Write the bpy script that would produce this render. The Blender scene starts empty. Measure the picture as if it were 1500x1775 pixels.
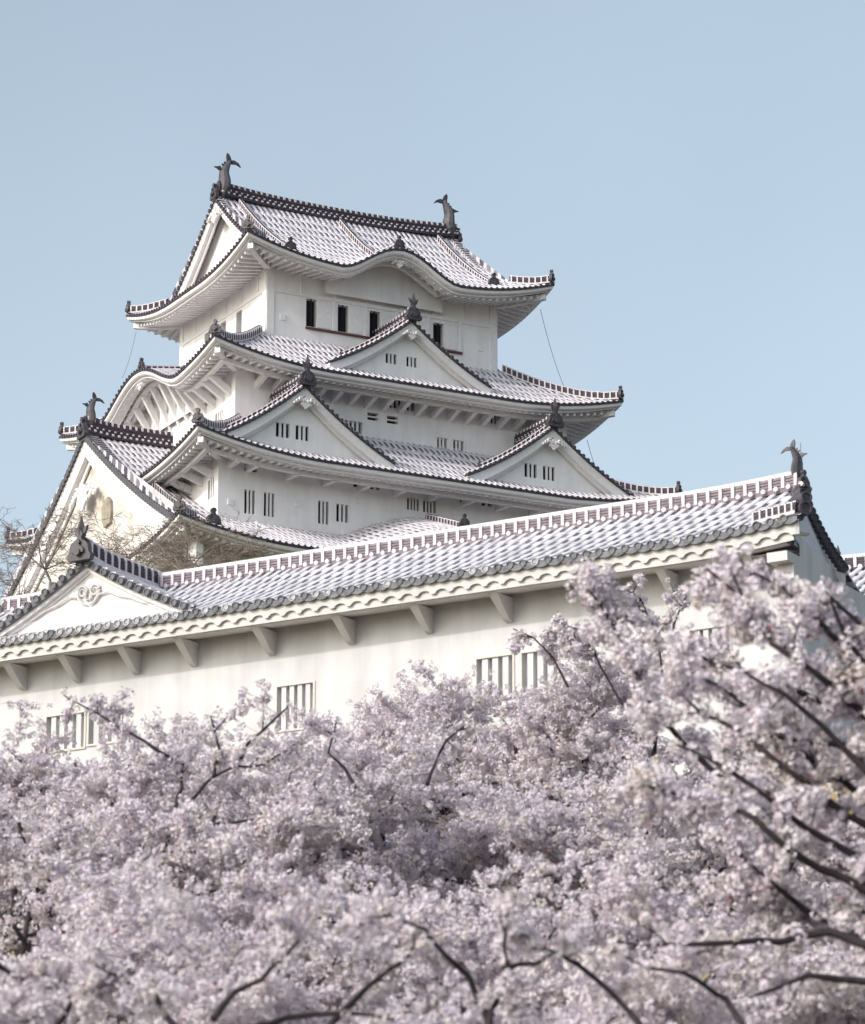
import bpy, math, random
import numpy as np
from mathutils import Vector

# ------------------------------------------------------------------ camera, world, sun, exposure
sc = bpy.context.scene
COL = sc.collection
F_PX, HOR = 6400.0, 1783.0
PITCH = math.atan(HOR / F_PX)
cam_d = bpy.data.cameras.new('camera')
cam_d.sensor_fit = 'HORIZONTAL'; cam_d.sensor_width = 36.0
cam_d.lens = F_PX / 1500.0 * 36.0
cam_d.clip_start = 0.5; cam_d.clip_end = 6000
cam_d.dof.use_dof = True
cam_d.dof.focus_distance = 175.0
cam_d.dof.aperture_fstop = 4.4
cam = bpy.data.objects.new('camera', cam_d); COL.objects.link(cam)
cam.location = (0, 0, 0)
cam.rotation_euler = (math.pi / 2 + PITCH, 0, 0)
sc.camera = cam

SUN_A, SUN_E = math.radians(57), math.radians(31)      # from the left, a little behind the camera
world = bpy.data.worlds.new('World'); sc.world = world; world.use_nodes = True
nt = world.node_tree; bg = nt.nodes['Background']
sky = nt.nodes.new('ShaderNodeTexSky'); sky.sky_type = 'NISHITA'
sky.sun_disc = False; sky.sun_elevation = SUN_E; sky.sun_rotation = math.pi + SUN_A
sky.air_density = 1.0; sky.dust_density = 3.5; sky.ozone_density = 2.0; sky.altitude = 100
hsv = nt.nodes.new('ShaderNodeHueSaturation'); hsv.inputs['Saturation'].default_value = 0.60
nt.links.new(sky.outputs[0], hsv.inputs['Color']); tint = nt.nodes.new('ShaderNodeMix'); tint.data_type = 'RGBA'; tint.blend_type = 'MULTIPLY'; tint.inputs[0].default_value = 1.0; tint.inputs[7].default_value = (0.985, 1.02, 0.96, 1)
skn = nt.nodes.new('ShaderNodeTexNoise'); skn.inputs['Scale'].default_value = 5.0; skn.inputs['Detail'].default_value = 4
skt = nt.nodes.new('ShaderNodeTexCoord'); nt.links.new(skt.outputs['Generated'], skn.inputs['Vector'])
skr = nt.nodes.new('ShaderNodeMapRange'); skr.inputs[1].default_value = .3; skr.inputs[2].default_value = .7; skr.inputs[3].default_value = .95; skr.inputs[4].default_value = 1.05
nt.links.new(skn.outputs['Fac'], skr.inputs[0]); nt.links.new(skr.outputs[0], hsv.inputs['Value'])
nt.links.new(hsv.outputs[0], tint.inputs[6]); nt.links.new(tint.outputs[2], bg.inputs[0])
bg.inputs[1].default_value = 0.143
sun_d = bpy.data.lights.new('sun', 'SUN'); sun_d.energy = 1.12; sun_d.angle = math.radians(2.0); sun_d.color = (1.0, 0.955, 0.91)
sun = bpy.data.objects.new('sun', sun_d); COL.objects.link(sun)
sdir = Vector((-math.sin(SUN_A) * math.cos(SUN_E), -math.cos(SUN_A) * math.cos(SUN_E), math.sin(SUN_E)))
sun.rotation_euler = sdir.to_track_quat('Z', 'Y').to_euler()
sc.view_settings.view_transform = 'Standard'; sc.view_settings.look = 'None'
sc.view_settings.exposure = 0.74; sc.view_settings.gamma = 1.0

# ------------------------------------------------------------------ pixel helpers (for laying out)
CP, SP = math.cos(PITCH), math.sin(PITCH)
def ray(px, py):
    a = (px - 750) / F_PX; b = (887.5 - py) / F_PX
    return (a, CP - b * SP, SP + b * CP)
def at(px, py, Y):
    r = ray(px, py); t = Y / r[1]
    return (r[0] * t, Y, r[2] * t)

# ------------------------------------------------------------------ materials
def mat(name, col, rough=0.8, noise=0.0, nscale=3.0, bump=0.0, col2=None, spec=0.3):
    m = bpy.data.materials.new(name); m.use_nodes = True
    n = m.node_tree; b = n.nodes['Principled BSDF']
    b.inputs['Roughness'].default_value = rough
    b.inputs['Specular IOR Level'].default_value = spec
    b.inputs['Base Color'].default_value = (*col, 1)
    if noise or col2:
        tc = n.nodes.new('ShaderNodeTexCoord')
        nz = n.nodes.new('ShaderNodeTexNoise'); nz.inputs['Scale'].default_value = nscale
        nz.inputs['Detail'].default_value = 8; nz.inputs['Roughness'].default_value = 0.65
        n.links.new(tc.outputs['Object'], nz.inputs['Vector'])
        r = n.nodes.new('ShaderNodeValToRGB')
        c2 = col2 or tuple(c * (1 - noise) for c in col)
        r.color_ramp.elements[0].position = 0.33; r.color_ramp.elements[0].color = (*c2, 1)
        r.color_ramp.elements[1].position = 0.62; r.color_ramp.elements[1].color = (*col, 1)
        n.links.new(nz.outputs['Fac'], r.inputs['Fac']); n.links.new(r.outputs[0], b.inputs['Base Color'])
        if bump:
            bp = n.nodes.new('ShaderNodeBump'); bp.inputs['Strength'].default_value = bump; bp.inputs['Distance'].default_value = 0.03
            n.links.new(nz.outputs['Fac'], bp.inputs['Height']); n.links.new(bp.outputs[0], b.inputs['Normal'])
    return m

def mathn(n, op, a, b=None):
    x = n.nodes.new('ShaderNodeMath'); x.operation = op
    for i, v in enumerate((a, b)):
        if v is None: continue
        if isinstance(v, (int, float)): x.inputs[i].default_value = v
        else: n.links.new(v, x.inputs[i])
    return x.outputs[0]

def mat_plaster(name, col, streak=0.12):
    """lime plaster: cloudy tone, faint rain streaks running down"""
    m = bpy.data.materials.new(name); m.use_nodes = True
    n = m.node_tree; b = n.nodes['Principled BSDF']; b.inputs['Roughness'].default_value = 0.85
    b.inputs['Specular IOR Level'].default_value = 0.2
    tc = n.nodes.new('ShaderNodeTexCoord')
    mp = n.nodes.new('ShaderNodeMapping'); mp.inputs['Scale'].default_value = (1.6, 1.6, 0.18)
    n.links.new(tc.outputs['Object'], mp.inputs['Vector'])
    n1 = n.nodes.new('ShaderNodeTexNoise'); n1.inputs['Scale'].default_value = 1.6; n1.inputs['Detail'].default_value = 6
    n2 = n.nodes.new('ShaderNodeTexNoise'); n2.inputs['Scale'].default_value = 0.9; n2.inputs['Detail'].default_value = 8
    n.links.new(mp.outputs[0], n1.inputs['Vector']); n.links.new(tc.outputs['Object'], n2.inputs['Vector'])
    f = mathn(n, 'MULTIPLY', n1.outputs['Fac'], n2.outputs['Fac'])
    r = n.nodes.new('ShaderNodeValToRGB')
    r.color_ramp.elements[0].position = 0.14; r.color_ramp.elements[0].color = (*[c * (1 - streak) for c in col], 1)
    r.color_ramp.elements[1].position = 0.30; r.color_ramp.elements[1].color = (*col, 1)
    n.links.new(f, r.inputs['Fac']); n.links.new(r.outputs[0], b.inputs['Base Color'])
    n3 = n.nodes.new('ShaderNodeTexNoise'); n3.inputs['Scale'].default_value = 14; n.links.new(tc.outputs['Object'], n3.inputs['Vector'])
    bp = n.nodes.new('ShaderNodeBump'); bp.inputs['Strength'].default_value = 0.15; bp.inputs['Distance'].default_value = 0.02
    n.links.new(n3.outputs['Fac'], bp.inputs['Height']); n.links.new(bp.outputs[0], b.inputs['Normal'])
    return m

def mat_tiles(name, white, dark, duty=0.56, rw=0.27, seam=0.10):
    """round tile rows bedded in white plaster; the pan tiles between show grey between plaster joints. UV: u=row, v=joint"""
    m = bpy.data.materials.new(name); m.use_nodes = True
    n = m.node_tree; b = n.nodes['Principled BSDF']; b.inputs['Roughness'].default_value = 0.7
    b.inputs['Specular IOR Level'].default_value = 0.25
    uv = n.nodes.new('ShaderNodeUVMap'); sp = n.nodes.new('ShaderNodeSeparateXYZ'); n.links.new(uv.outputs[0], sp.inputs[0])
    tc = n.nodes.new('ShaderNodeTexCoord')
    nz = n.nodes.new('ShaderNodeTexNoise'); nz.inputs['Scale'].default_value = 5; nz.inputs['Detail'].default_value = 6
    n.links.new(tc.outputs['Object'], nz.inputs['Vector'])
    jit = mathn(n, 'MULTIPLY', mathn(n, 'SUBTRACT', nz.outputs['Fac'], 0.5), 0.35)
    fu = mathn(n, 'FRACT', sp.outputs[0]); fv = mathn(n, 'FRACT', mathn(n, 'ADD', sp.outputs[1], jit))
    pan = mathn(n, 'GREATER_THAN', mathn(n, 'ABSOLUTE', mathn(n, 'SUBTRACT', fu, 0.5)), rw)
    dash = mathn(n, 'LESS_THAN', fv, duty)
    sm = mathn(n, 'LESS_THAN', mathn(n, 'FRACT', mathn(n, 'ADD', sp.outputs[1], 0.35)), seam)
    f1 = mathn(n, 'MULTIPLY', pan, dash)
    f2 = mathn(n, 'MULTIPLY', mathn(n, 'SUBTRACT', 1.0, pan), mathn(n, 'MULTIPLY', sm, 0.55))
    f = mathn(n, 'ADD', f1, f2)
    r = n.nodes.new('ShaderNodeValToRGB')
    r.color_ramp.elements[0].position = 0.35; r.color_ramp.elements[0].color = (*[c * 0.80 for c in white], 1)
    r.color_ramp.elements[1].position = 0.55; r.color_ramp.elements[1].color = (*white, 1)
    n2 = n.nodes.new('ShaderNodeTexNoise'); n2.inputs['Scale'].default_value = 1.3; n2.inputs['Detail'].default_value = 8; n2.inputs['Roughness'].default_value = 0.7
    n.links.new(tc.outputs['Object'], n2.inputs['Vector']); n.links.new(n2.outputs['Fac'], r.inputs['Fac'])
    cb = n.nodes.new('ShaderNodeCombineXYZ'); n.links.new(mathn(n, 'FLOOR', sp.outputs[0]), cb.inputs[0]); n.links.new(mathn(n, 'FLOOR', mathn(n, 'ADD', sp.outputs[1], jit)), cb.inputs[1])
    wn = n.nodes.new('ShaderNodeTexWhiteNoise'); n.links.new(cb.outputs[0], wn.inputs['Vector'])
    f = mathn(n, 'MULTIPLY', f, mathn(n, 'ADD', mathn(n, 'MULTIPLY', wn.outputs['Value'], .45), .62))
    mx = n.nodes.new('ShaderNodeMix'); mx.data_type = 'RGBA'; mx.clamp_factor = True
    n.links.new(f, mx.inputs[0]); n.links.new(r.outputs[0], mx.inputs[6]); mx.inputs[7].default_value = (*dark, 1)
    ton = n.nodes.new('ShaderNodeMix'); ton.data_type = 'RGBA'; ton.blend_type = 'MULTIPLY'; ton.inputs[0].default_value = 1.0
    tv = mathn(n, 'ADD', mathn(n, 'MULTIPLY', wn.outputs['Value'], .22), .84); tc3 = n.nodes.new('ShaderNodeCombineColor')
    for q in range(3): n.links.new(tv, tc3.inputs[q])
    n.links.new(mx.outputs[2], ton.inputs[6]); n.links.new(tc3.outputs[0], ton.inputs[7])
    n.links.new(ton.outputs[2], b.inputs['Base Color'])
    return m

WALLW = mat_plaster('wall_plaster', (0.83, 0.805, 0.81), 0.09)
TRIM = mat('trim_plaster', (0.81, 0.785, 0.795), 0.8, 0.10, 4.0, 0.1)
DARK = mat('dark_tile', (0.085, 0.075, 0.095), 0.6, 0.5, 6.0, 0.2)
DARKR = mat('ridge_tile', (0.075, 0.06, 0.08), 0.6, 0.4, 5.0, 0.2)
GREYT = mat('weathered_grey_tile', (0.20, 0.20, 0.225), 0.65, 0.6, 7.0, 0.3)
PALET = mat('lime_washed_tile_end', (0.52, 0.51, 0.54), 0.75, 0.45, 9.0, 0.2)
BRONZE = mat('ornament_tile', (0.085, 0.075, 0.09), 0.5, 0.45, 4.0, 0.3, spec=0.4)
DARK_OPENING = mat('dark_opening', (0.012, 0.011, 0.016), 0.8)  # near-black colour paints the unlit inside behind the keep's window openings
GREYD = mat('grey_verge_tile', (.125, .12, .135), .6, .5, 6.0, .2)
WEATH = mat('weathered_gable_plaster', (.72, .70, .69), .85, .0, 0.8, .2, col2=(.46, .40, .34))
DARKM = mat('turret_ridge_tile', (0.27, 0.225, 0.26), 0.7, 0.35, 5.0, 0.2)
AGED = mat('aged_wood', (.38, .33, .27), .9, .4, 2.5, .3)
SILL = mat('reddish_sill_wood', (0.14, 0.06, 0.06), 0.7, 0.3)
RIDGEW = mat('ridge_plaster', (0.70, 0.635, 0.675), 0.8, 0.16, 6.0, 0.1)
KTILE = mat_tiles('keep_roof_tiles', (0.65, 0.615, 0.665), (0.075, 0.062, 0.095), .56, .25)
FTILE = mat_tiles('turret_roof_tiles', (0.66, 0.635, 0.685), (0.085, 0.075, 0.11), 0.50, 0.25, 0.04)
STONE = None

# ------------------------------------------------------------------ mesh builder
class MB:
    def __init__(s): s.v = []; s.f = []; s.uv = None; s.mi = []; s.grids = []
    def quad(s, a, b, c, d):
        i = len(s.v); s.v += [tuple(a), tuple(b), tuple(c), tuple(d)]; s.f.append((i, i + 1, i + 2, i + 3))
    def poly(s, pts):
        i = len(s.v); s.v += [tuple(p) for p in pts]; s.f.append(tuple(range(i, i + len(pts))))
    def hexa(s, p):            # p: 8 points, bottom loop 0-3, top loop 4-7
        i = len(s.v); s.v += [tuple(q) for q in p]
        for q in ((3, 2, 1, 0), (4, 5, 6, 7), (0, 1, 5, 4), (1, 2, 6, 5), (2, 3, 7, 6), (3, 0, 4, 7)):
            s.f.append(tuple(i + k for k in q))
    def box(s, x0, x1, y0, y1, z0, z1):
        s.hexa([(x0, y0, z0), (x1, y0, z0), (x1, y1, z0), (x0, y1, z0), (x0, y0, z1), (x1, y0, z1), (x1, y1, z1), (x0, y1, z1)])
    def obox(s, c, a, b, n, ha, hb, hn):
        c, a, b, n = (np.array(q, float) for q in (c, a, b, n))
        P = lambda i, j, k: tuple(c + a * ha * i + b * hb * j + n * hn * k)
        s.hexa([P(-1, -1, -1), P(1, -1, -1), P(1, 1, -1), P(-1, 1, -1), P(-1, -1, 1), P(1, -1, 1), P(1, 1, 1), P(-1, 1, 1)])
    def grid(s, G, closed=False):    # G[i][j] points
        i0 = len(s.v); ni = len(G); nj = len(G[0])
        for row in G: s.v += [tuple(p) for p in row]
        for i in range(ni - 1):
            for j in range(nj - (0 if closed else 1)):
                k = (j + 1) % nj
                s.f.append((i0 + i * nj + j, i0 + i * nj + k, i0 + (i + 1) * nj + k, i0 + (i + 1) * nj + j))
    def sweep(s, path, sec, cap=True, up=(0, 0, 1)):      # sec: closed loop (side, up)
        path = [np.array(p, float) for p in path]; U = np.array(up, float); G = []
        for i, p in enumerate(path):
            t = path[min(i + 1, len(path) - 1)] - path[max(i - 1, 0)]
            sd = np.cross(t, U); sd /= (np.linalg.norm(sd) + 1e-9); pass
            G.append([p + sd * a + U * b for a, b in sec])
        s.grid(G, closed=True)
        if cap: s.poly(G[0][::-1]); s.poly(G[-1])
    def disc_cyl(s, c, ax, r, ln, n=10, rim=False):
        ax = np.array(ax, float); ax /= np.linalg.norm(ax); c = np.array(c, float)
        a = np.cross(ax, (0, 0, 1)); 
        if np.linalg.norm(a) < 1e-3: a = np.array((1., 0, 0))
        a /= np.linalg.norm(a); b = np.cross(ax, a)
        ring = lambda q, rr: [c + ax * q + (a * math.cos(6.2832 * k / n) + b * math.sin(6.2832 * k / n)) * rr for k in range(n)]
        if rim:
            G = [ring(-ln, r), ring(0, r), ring(0, r * 0.72), ring(-r * 0.25, r * 0.66)]
        else: G = [ring(-ln, r), ring(0, r)]
        s.grid(G, closed=True); s.poly(G[-1][::-1])
    def prism2d(s, pts, c, a, n, th, z=(0, 0, 1)):       # outline pts in (a,z), thickness along n
        c, a, n, z = (np.array(q, float) for q in (c, a, n, z))
        A = [c + a * p[0] + z * p[1] + n * th / 2 for p in pts]; B = [c + a * p[0] + z * p[1] - n * th / 2 for p in pts]
        s.poly(A); s.poly(B[::-1])
        k = len(pts)
        for i in range(k): s.quad(A[i], B[i], B[(i + 1) % k], A[(i + 1) % k])
    def tube(s, pts, radii, n=8, flat=1.0, side=None):
        pts = [np.array(p, float) for p in pts]; G = []
        for i, p in enumerate(pts):
            t = pts[min(i + 1, len(pts) - 1)] - pts[max(i - 1, 0)]; t /= (np.linalg.norm(t) + 1e-9)
            a = np.cross(t, (0.12, 0.31, 0.94) if side is None else side); a /= (np.linalg.norm(a) + 1e-9); b = np.cross(t, a)
            if side is not None: a, b = a, b
            G.append([p + (a * math.cos(6.2832 * k / n) + b * flat * math.sin(6.2832 * k / n)) * radii[i] for k in range(n)])
        s.grid(G, closed=True); s.poly(G[0][::-1]); s.poly(G[-1])
    def build(s, name, m, parent=None, dz=0.0, smooth=False):
        me = bpy.data.meshes.new(name)
        v = np.array(s.v, dtype=np.float32).reshape(-1, 3)
        if dz: v[:, 2] += dz
        me.from_pydata(v.tolist(), [], s.f)
        if s.uv is not None:
            uvl = me.uv_layers.new(name='UVMap')
            idx = np.zeros(len(me.loops), dtype=np.int32); me.loops.foreach_get('vertex_index', idx)
            arr = np.array(s.uv, dtype=np.float32)[idx]; uvl.data.foreach_set('uv', arr.ravel())
        if isinstance(m, (list, tuple)):
            for q in m: me.materials.append(q)
            me.polygons.foreach_set('material_index', s.mi)
        else: me.materials.append(m)
        if smooth: me.polygons.foreach_set('use_smooth', [True] * len(me.polygons))
        me.update()
        o = bpy.data.objects.new(name, me); COL.objects.link(o)
        if parent is not None: o.parent = parent
        return o

def empty(name, loc, rz=0.0, label=None, cat=None, group=None):
    o = bpy.data.objects.new(name, None); COL.objects.link(o)
    o.location = loc; o.rotation_euler = (0, 0, rz); o.empty_display_size = 0.5
    if label: o['label'] = label; o['category'] = cat
    if group: o['group'] = group
    return o
def tag(o, label=None, cat=None, kind=None, group=None):
    if label: o['label'] = label
    if cat: o['category'] = cat
    if kind: o['kind'] = kind
    if group: o['group'] = group
    return o

# ------------------------------------------------------------------ tile fields
PROF = [(0.0, -0.10), (0.14, -0.14), (0.235, 0.0), (0.27, 0.55), (0.36, 0.9), (0.5, 1.0), (0.64, 0.9), (0.73, 0.55), (0.765, 0.0), (0.86, -0.14)]
def field(place, s0, s1, zf, tmax, pitch, R, joint, t0=0.0, nt=14, rowc=None, collar=0.0, parent=None, m=KTILE, dz=0, name='roof_tiles', tmin=None):
    """rows of round tiles running up the slope; place(s,t,z)->xyz"""
    i0 = math.floor(s0 / pitch) if rowc is None else None
    cols = []
    if rowc is None:
        for i in range(i0, math.ceil(s1 / pitch) + 1):
            for fr, h in PROF:
                s = (i + fr) * pitch
                if s0 <= s <= s1: cols.append((s, i + fr, h))
    else:
        for i, sa, sb in rowc:
            for fr, h in PROF:
                s = sa + (sb - sa) * fr
                if s0 <= s <= s1: cols.append((s, i + fr, h))
    mb = MB(); mb.uv = []; G = []
    tm_all = max(tmax(c[0]) for c in cols)
    for s, u, h in cols:
        tm = max(tmax(s), t0 + 0.01); tn = tmin(s) if tmin else t0; row = []
        for j in range(nt + 1):
            t = tn + (tm - tn) * j / nt
            c = 1.0 + (collar if (t / joint + 0.35) % 1.0 > 0.42 else 0.0)
            row.append(place(s, t, zf(s, t) + h * R * (c if h > 0 else 1)))
            mb.uv.append((u, t / joint))
        G.append(row)
    mb.grid(G)
    return mb.build(name, m, parent, dz)

# ------------------------------------------------------------------ ridges and ornaments
def ridge(parent, path, w, h, pitch, dz=0, style='small', R=0.09, name='ridge', skip=0, white=RIDGEW, dark=DARKR):
    """stacked ridge with plaster joints, path is the line of its foot"""
    core = MB(); pl = MB()
    P = [np.array(p, float) for p in path]
    L = [0]; 
    for a, b in zip(P[:-1], P[1:]): L.append(L[-1] + np.linalg.norm(b - a))
    def pos(d):
        for i in range(len(P) - 1):
            if d <= L[i + 1] or i == len(P) - 2:
                k = (d - L[i]) / max(L[i + 1] - L[i], 1e-6); return P[i] + (P[i + 1] - P[i]) * k, (P[i + 1] - P[i]) / max(np.linalg.norm(P[i + 1] - P[i]), 1e-6)
    top = h
    n_l = 4 if h > 0.25 else 2
    sec = []
    for k in range(n_l):                      # layered courses, each course juts out a little
        z0 = h * 0.84 * k / n_l; z1 = h * 0.84 * (k + 0.6) / n_l; z2 = h * 0.84 * (k + 1) / n_l
        ww = w * (1 - 0.12 * k / n_l)
        sec += [(ww / 2, z0), (ww / 2, z1), (ww / 2 * 0.84, z1 + 0.004), (ww / 2 * 0.84, z2)]
    sec[0] = (w / 2, -0.1)
    full = sec + [(-a, b) for a, b in reversed(sec)]
    core.sweep(path, full)
    cr = w * 0.36
    cap = [(cr * math.cos(math.pi * k / 6), h * 0.84 + min(cr, h * 0.4) * 1.0 * math.sin(math.pi * k / 6)) for k in range(7)]
    (pl if style == 'full' else core).sweep(path, cap)
    n = int(L[-1] / pitch)
    for i in range(n + 1):
        c, t = pos(min(i * pitch + pitch * 0.5, L[-1]))
        sd = np.cross(t, (0, 0, 1)); sd /= (np.linalg.norm(sd) + 1e-9); up = np.array((0, 0, 1.0))
        if style == 'full':
            pl.obox(c + up * h * 0.42, t, sd, up, pitch * 0.125, w * 0.55, h * 0.44)
            for sg in (-1, 1):
                pl.disc_cyl(c + sd * sg * (w * 0.5 + 0.07) + t * pitch * 0.5 - up * 0.015, sd * sg, R * 0.85, 0.12, 8)
        elif style == 'small':
            pl.obox(c + up * (h * 0.88), t, sd, up, pitch * 0.15, w * 0.42, h * 0.16)
            for sg in (-1, 1):
                pl.obox(c + sd * sg * w * 0.5 + t * pitch * 0.4 + up * h * 0.36, t, sd, up, pitch * 0.13, 0.035, h * 0.05)
                pl.obox(c + sd * sg * w * 0.52 + up * h * 0.1, t, sd, up, pitch * 0.16, 0.06, h * 0.07)
        else:                                  # 'tick': alternating dark blocks and plaster pieces
            pl.obox(c + up * h * 0.5, t, sd, up, pitch * 0.12, w * 0.54, h * 0.5)
    if style == 'tick':
        capw = [(w * 0.40, h * 0.95), (w * 0.30, h * 1.10), (-w * 0.30, h * 1.10), (-w * 0.40, h * 0.95)]
        pl.sweep(path, capw)
        capb = [(w * 0.58, -0.06), (w * 0.58, h * 0.04), (-w * 0.58, h * 0.04), (-w * 0.58, -0.06)]
        pl.sweep(path, capb)
    r = core.build(name, dark, parent, dz)
    pl.build('ridge_plaster', white, r, dz)
    return r

ONI = [(-.5, 0), (-.56, .16), (-.44, .34), (-.42, .55), (-.30, .72), (-.13, .80), (-.09, .90), (-.17, 1.02), (-.08, 1.17), (.08, 1.17), (.17, 1.02), (.09, .90), (.13, .80), (.30, .72), (.42, .55), (.44, .34), (.56, .16), (.5, 0)]
def oni_mb(mb, c, n, size, spike=False):
    n = np.array(n, float); n /= np.linalg.norm(n); a = np.cross(n, (0, 0, 1)); a /= np.linalg.norm(a)
    c = np.array(c, float)
    pts = [(x * size, z * size) for x, z in ONI]
    mb.prism2d(pts, c, a, n, 0.26 * size)
    mb.prism2d([(x * .62, z * .62 + .07 * size) for x, z in pts[2:-2]], c + n * 0.17 * size, a, n, 0.12 * size)
    mb.disc_cyl(c + n * 0.3 * size + np.array((0, 0, .30 * size)), n, .15 * size, .2 * size, 8)
    if spike:
        mb.tube([c + np.array((0, 0, .9 * size)), c + np.array((0, 0, 1.25 * size)), c + np.array((0, 0, 1.75 * size))], [.13 * size, .17 * size, .02 * size], 6)
        for sg in (-1, 1):
            mb.prism2d([(0, 0), (.22 * size * sg, .12 * size), (.33 * size * sg, .42 * size), (.12 * size * sg, .3 * size), (0, .45 * size)], c + np.array((0, 0, .95 * size)), a, n, .12 * size)
def ornament(parent, c, n, size, spike=False, m=None, dz=0, name='ornament'):
    mb = MB(); oni_mb(mb, c, n, size, spike); return mb.build(name, m or BRONZE, parent, dz)

def fish(parent, c, n, size, dz=0):
    """ridge-end fish: head down, body arched up, forked tail on top; n points outward along the ridge"""
    mb = MB(); n = np.array(n, float); side = np.cross(n, (0, 0, 1)); c = np.array(c, float)
    P = lambda u, z, s=0: c + (n * u + np.array((0, 0, z)) + side * s) * size
    body = [(0.42, -1.05, .16), (0.30, -.7, .30), (0.16, -.25, .46), (0.12, .1, .47), (0.13, .35, .44), (.17, .6, .40), (.17, .85, .36), (.10, 1.07, .33), (.0, 1.27, .27), (-.10, 1.45, .21), (-.17, 1.6, .17), (-.2, 1.7, .12)]
    mb.tube([P(u, z) for u, z, r in body], [r * 1.28 * size for u, z, r in body], 10, 0.62, side=tuple(n))
    def wedge(pts, th=.14, s=0): mb.prism2d([(x * 1.22 * size, z * size) for x, z in pts], c + side * s * size, n, side, th * size)
    wedge([(-.28, 1.50), (-.10, 1.52), (.0, 1.72), (.03, 1.92), (.02, 2.08), (-.03, 2.2), (-.17, 2.02), (-.23, 1.85), (-.26, 1.7)], .13)
    wedge([(-.12, 1.48), (-.16, 1.72), (-.42, 1.76), (-.66, 1.62), (-.80, 1.38), (-.55, 1.52), (-.36, 1.50)], .13)
    wedge([(.30, 1.0), (.36, 1.25), (.50, 1.18), (.72, 1.12), (.52, 1.04), (.42, .92)], .12)
    wedge([(.20, 1.2), (.30, 1.42), (.14, 1.40), (.16, 1.6), (.0, 1.55), (.02, 1.72), (-.1, 1.6)], .08)
    for s in (-.28, .28): wedge([(.05, .75), (.32, .95), (.22, .62), (.3, .45), (.06, .5)], .05, s)
    wedge([(-.25, .1), (-.55, -.05), (-.7, -.28), (-.2, -.28)], .3)     # jaw resting on the ridge
    return mb.build('fish_ornament', BRONZE, parent, dz)

# ------------------------------------------------------------------ walls with real openings
def wall_panel(mb, place, u0, u1, zb, top, holes, depth=0.22, step=None):
    """place(u, d, z) with d = distance inward"""
    us = {u0, u1}
    for h in holes: us |= {h[0], h[1]}
    if step:
        k = u0
        while k < u1: us.add(round(k, 4)); k += step
    us = sorted(us)
    for a, b in zip(us[:-1], us[1:]):
        if b - a < 1e-4: continue
        hs = sorted([h for h in holes if h[0] <= a + 1e-5 and h[1] >= b - 1e-5], key=lambda h: h[2])
        z = zb
        for h in hs:
            mb.quad(place(a, 0, z), place(b, 0, z), place(b, 0, h[2]), place(a, 0, h[2])); z = h[3]
        ta, tb = max(top(a), z), max(top(b), z)
        if ta > z or tb > z: mb.quad(place(a, 0, z), place(b, 0, z), place(b, 0, tb), place(a, 0, ta))
    for h in holes:
        a, b, z0, z1 = h[:4]; D = depth
        mb.quad(place(a, 0, z0), place(b, 0, z0), place(b, D, z0), place(a, D, z0)); mb.quad(place(a, 0, z1), place(a, D, z1), place(b, D, z1), place(b, 0, z1))
        mb.quad(place(a, 0, z0), place(a, D, z0), place(a, D, z1), place(a, 0, z1)); mb.quad(place(b, 0, z0), place(b, 0, z1), place(b, D, z1), place(b, D, z0))

def window(parent, place, h, nbar, dz=0, horiz=False, frame=0.0, depth=0.22, barm=None, barw=None):
    a, b, z0, z1 = h[:4]
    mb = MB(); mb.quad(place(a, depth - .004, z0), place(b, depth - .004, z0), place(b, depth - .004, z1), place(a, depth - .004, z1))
    w = mb.build('window', DARK_OPENING, parent, dz)
    bm = MB()
    def bx(ua, ub, da, db, za, zb):
        P = place
        bm.hexa([P(ua, da, za), P(ub, da, za), P(ub, db, za), P(ua, db, za), P(ua, da, zb), P(ub, da, zb), P(ub, db, zb), P(ua, db, zb)])
    if nbar:
        if horiz:
            for i in range(nbar):
                zc = z0 + (z1 - z0) * (i + 1) / (nbar + 1); bx(a, b, .05, .17, zc - .04, zc + .04)
        else:
            bw = barw or (b - a) / (2 * nbar + 1) * .82
            for i in range(nbar):
                uc = a + (b - a) * (i + 1) / (nbar + 1); bx(uc - bw / 2, uc + bw / 2, .02, .10, z0, z1)
        bm.build('bars', barm or TRIM, w, dz)
    if frame:
        bm = MB(); g = frame
        bx(a - g, b + g, -.05, 0.0, z1, z1 + g); bx(a - g, b + g, -.07, 0.0, z0 - g, z0)
        bx(a - g, a, -.04, 0.0, z0, z1); bx(b, b + g, -.04, 0.0, z0, z1)
        bm.build('frame', TRIM, w, dz)
    return w

# ------------------------------------------------------------------ gables
def pendant(mb, P, zc, s):
    """carved gable pendant (gegyo): lobed drop with scrolls"""
    pts = []
    for k in range(40):
        a = math.pi * 2 * k / 40
        r = s * (0.46 + 0.09 * math.cos(6 * a))
        x = r * math.sin(a); z = r * math.cos(a) * 0.8 - (s * .12 if math.cos(a) < -.8 else 0)
        pts.append((x, z))
    F = [P(x, -.10, zc + z) for x, z in pts]; B = [P(x, .02, zc + z) for x, z in pts]
    mb.poly(F)
    for i in range(40): mb.quad(F[i], B[i], B[(i + 1) % 40], F[(i + 1) % 40])
    for sg in (-1, 1):
        for (cx, cz, r) in ((.52, .22, .2), (.80, .05, .15), (1.03, -.12, .11), (.2, .08, .13)):
            ring = [[P(sg * (cx * s + r * s * q * math.cos(a)), d, zc + cz * s + r * s * q * math.sin(a)) for a in [6.2832 * k / 12 for k in range(12)]] for q, d in ((1.0, .0), (.95, -.12), (.6, -.16), (.5, -.08))]
            mb.grid(ring, closed=True); mb.poly(ring[-1][::-1])

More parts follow.
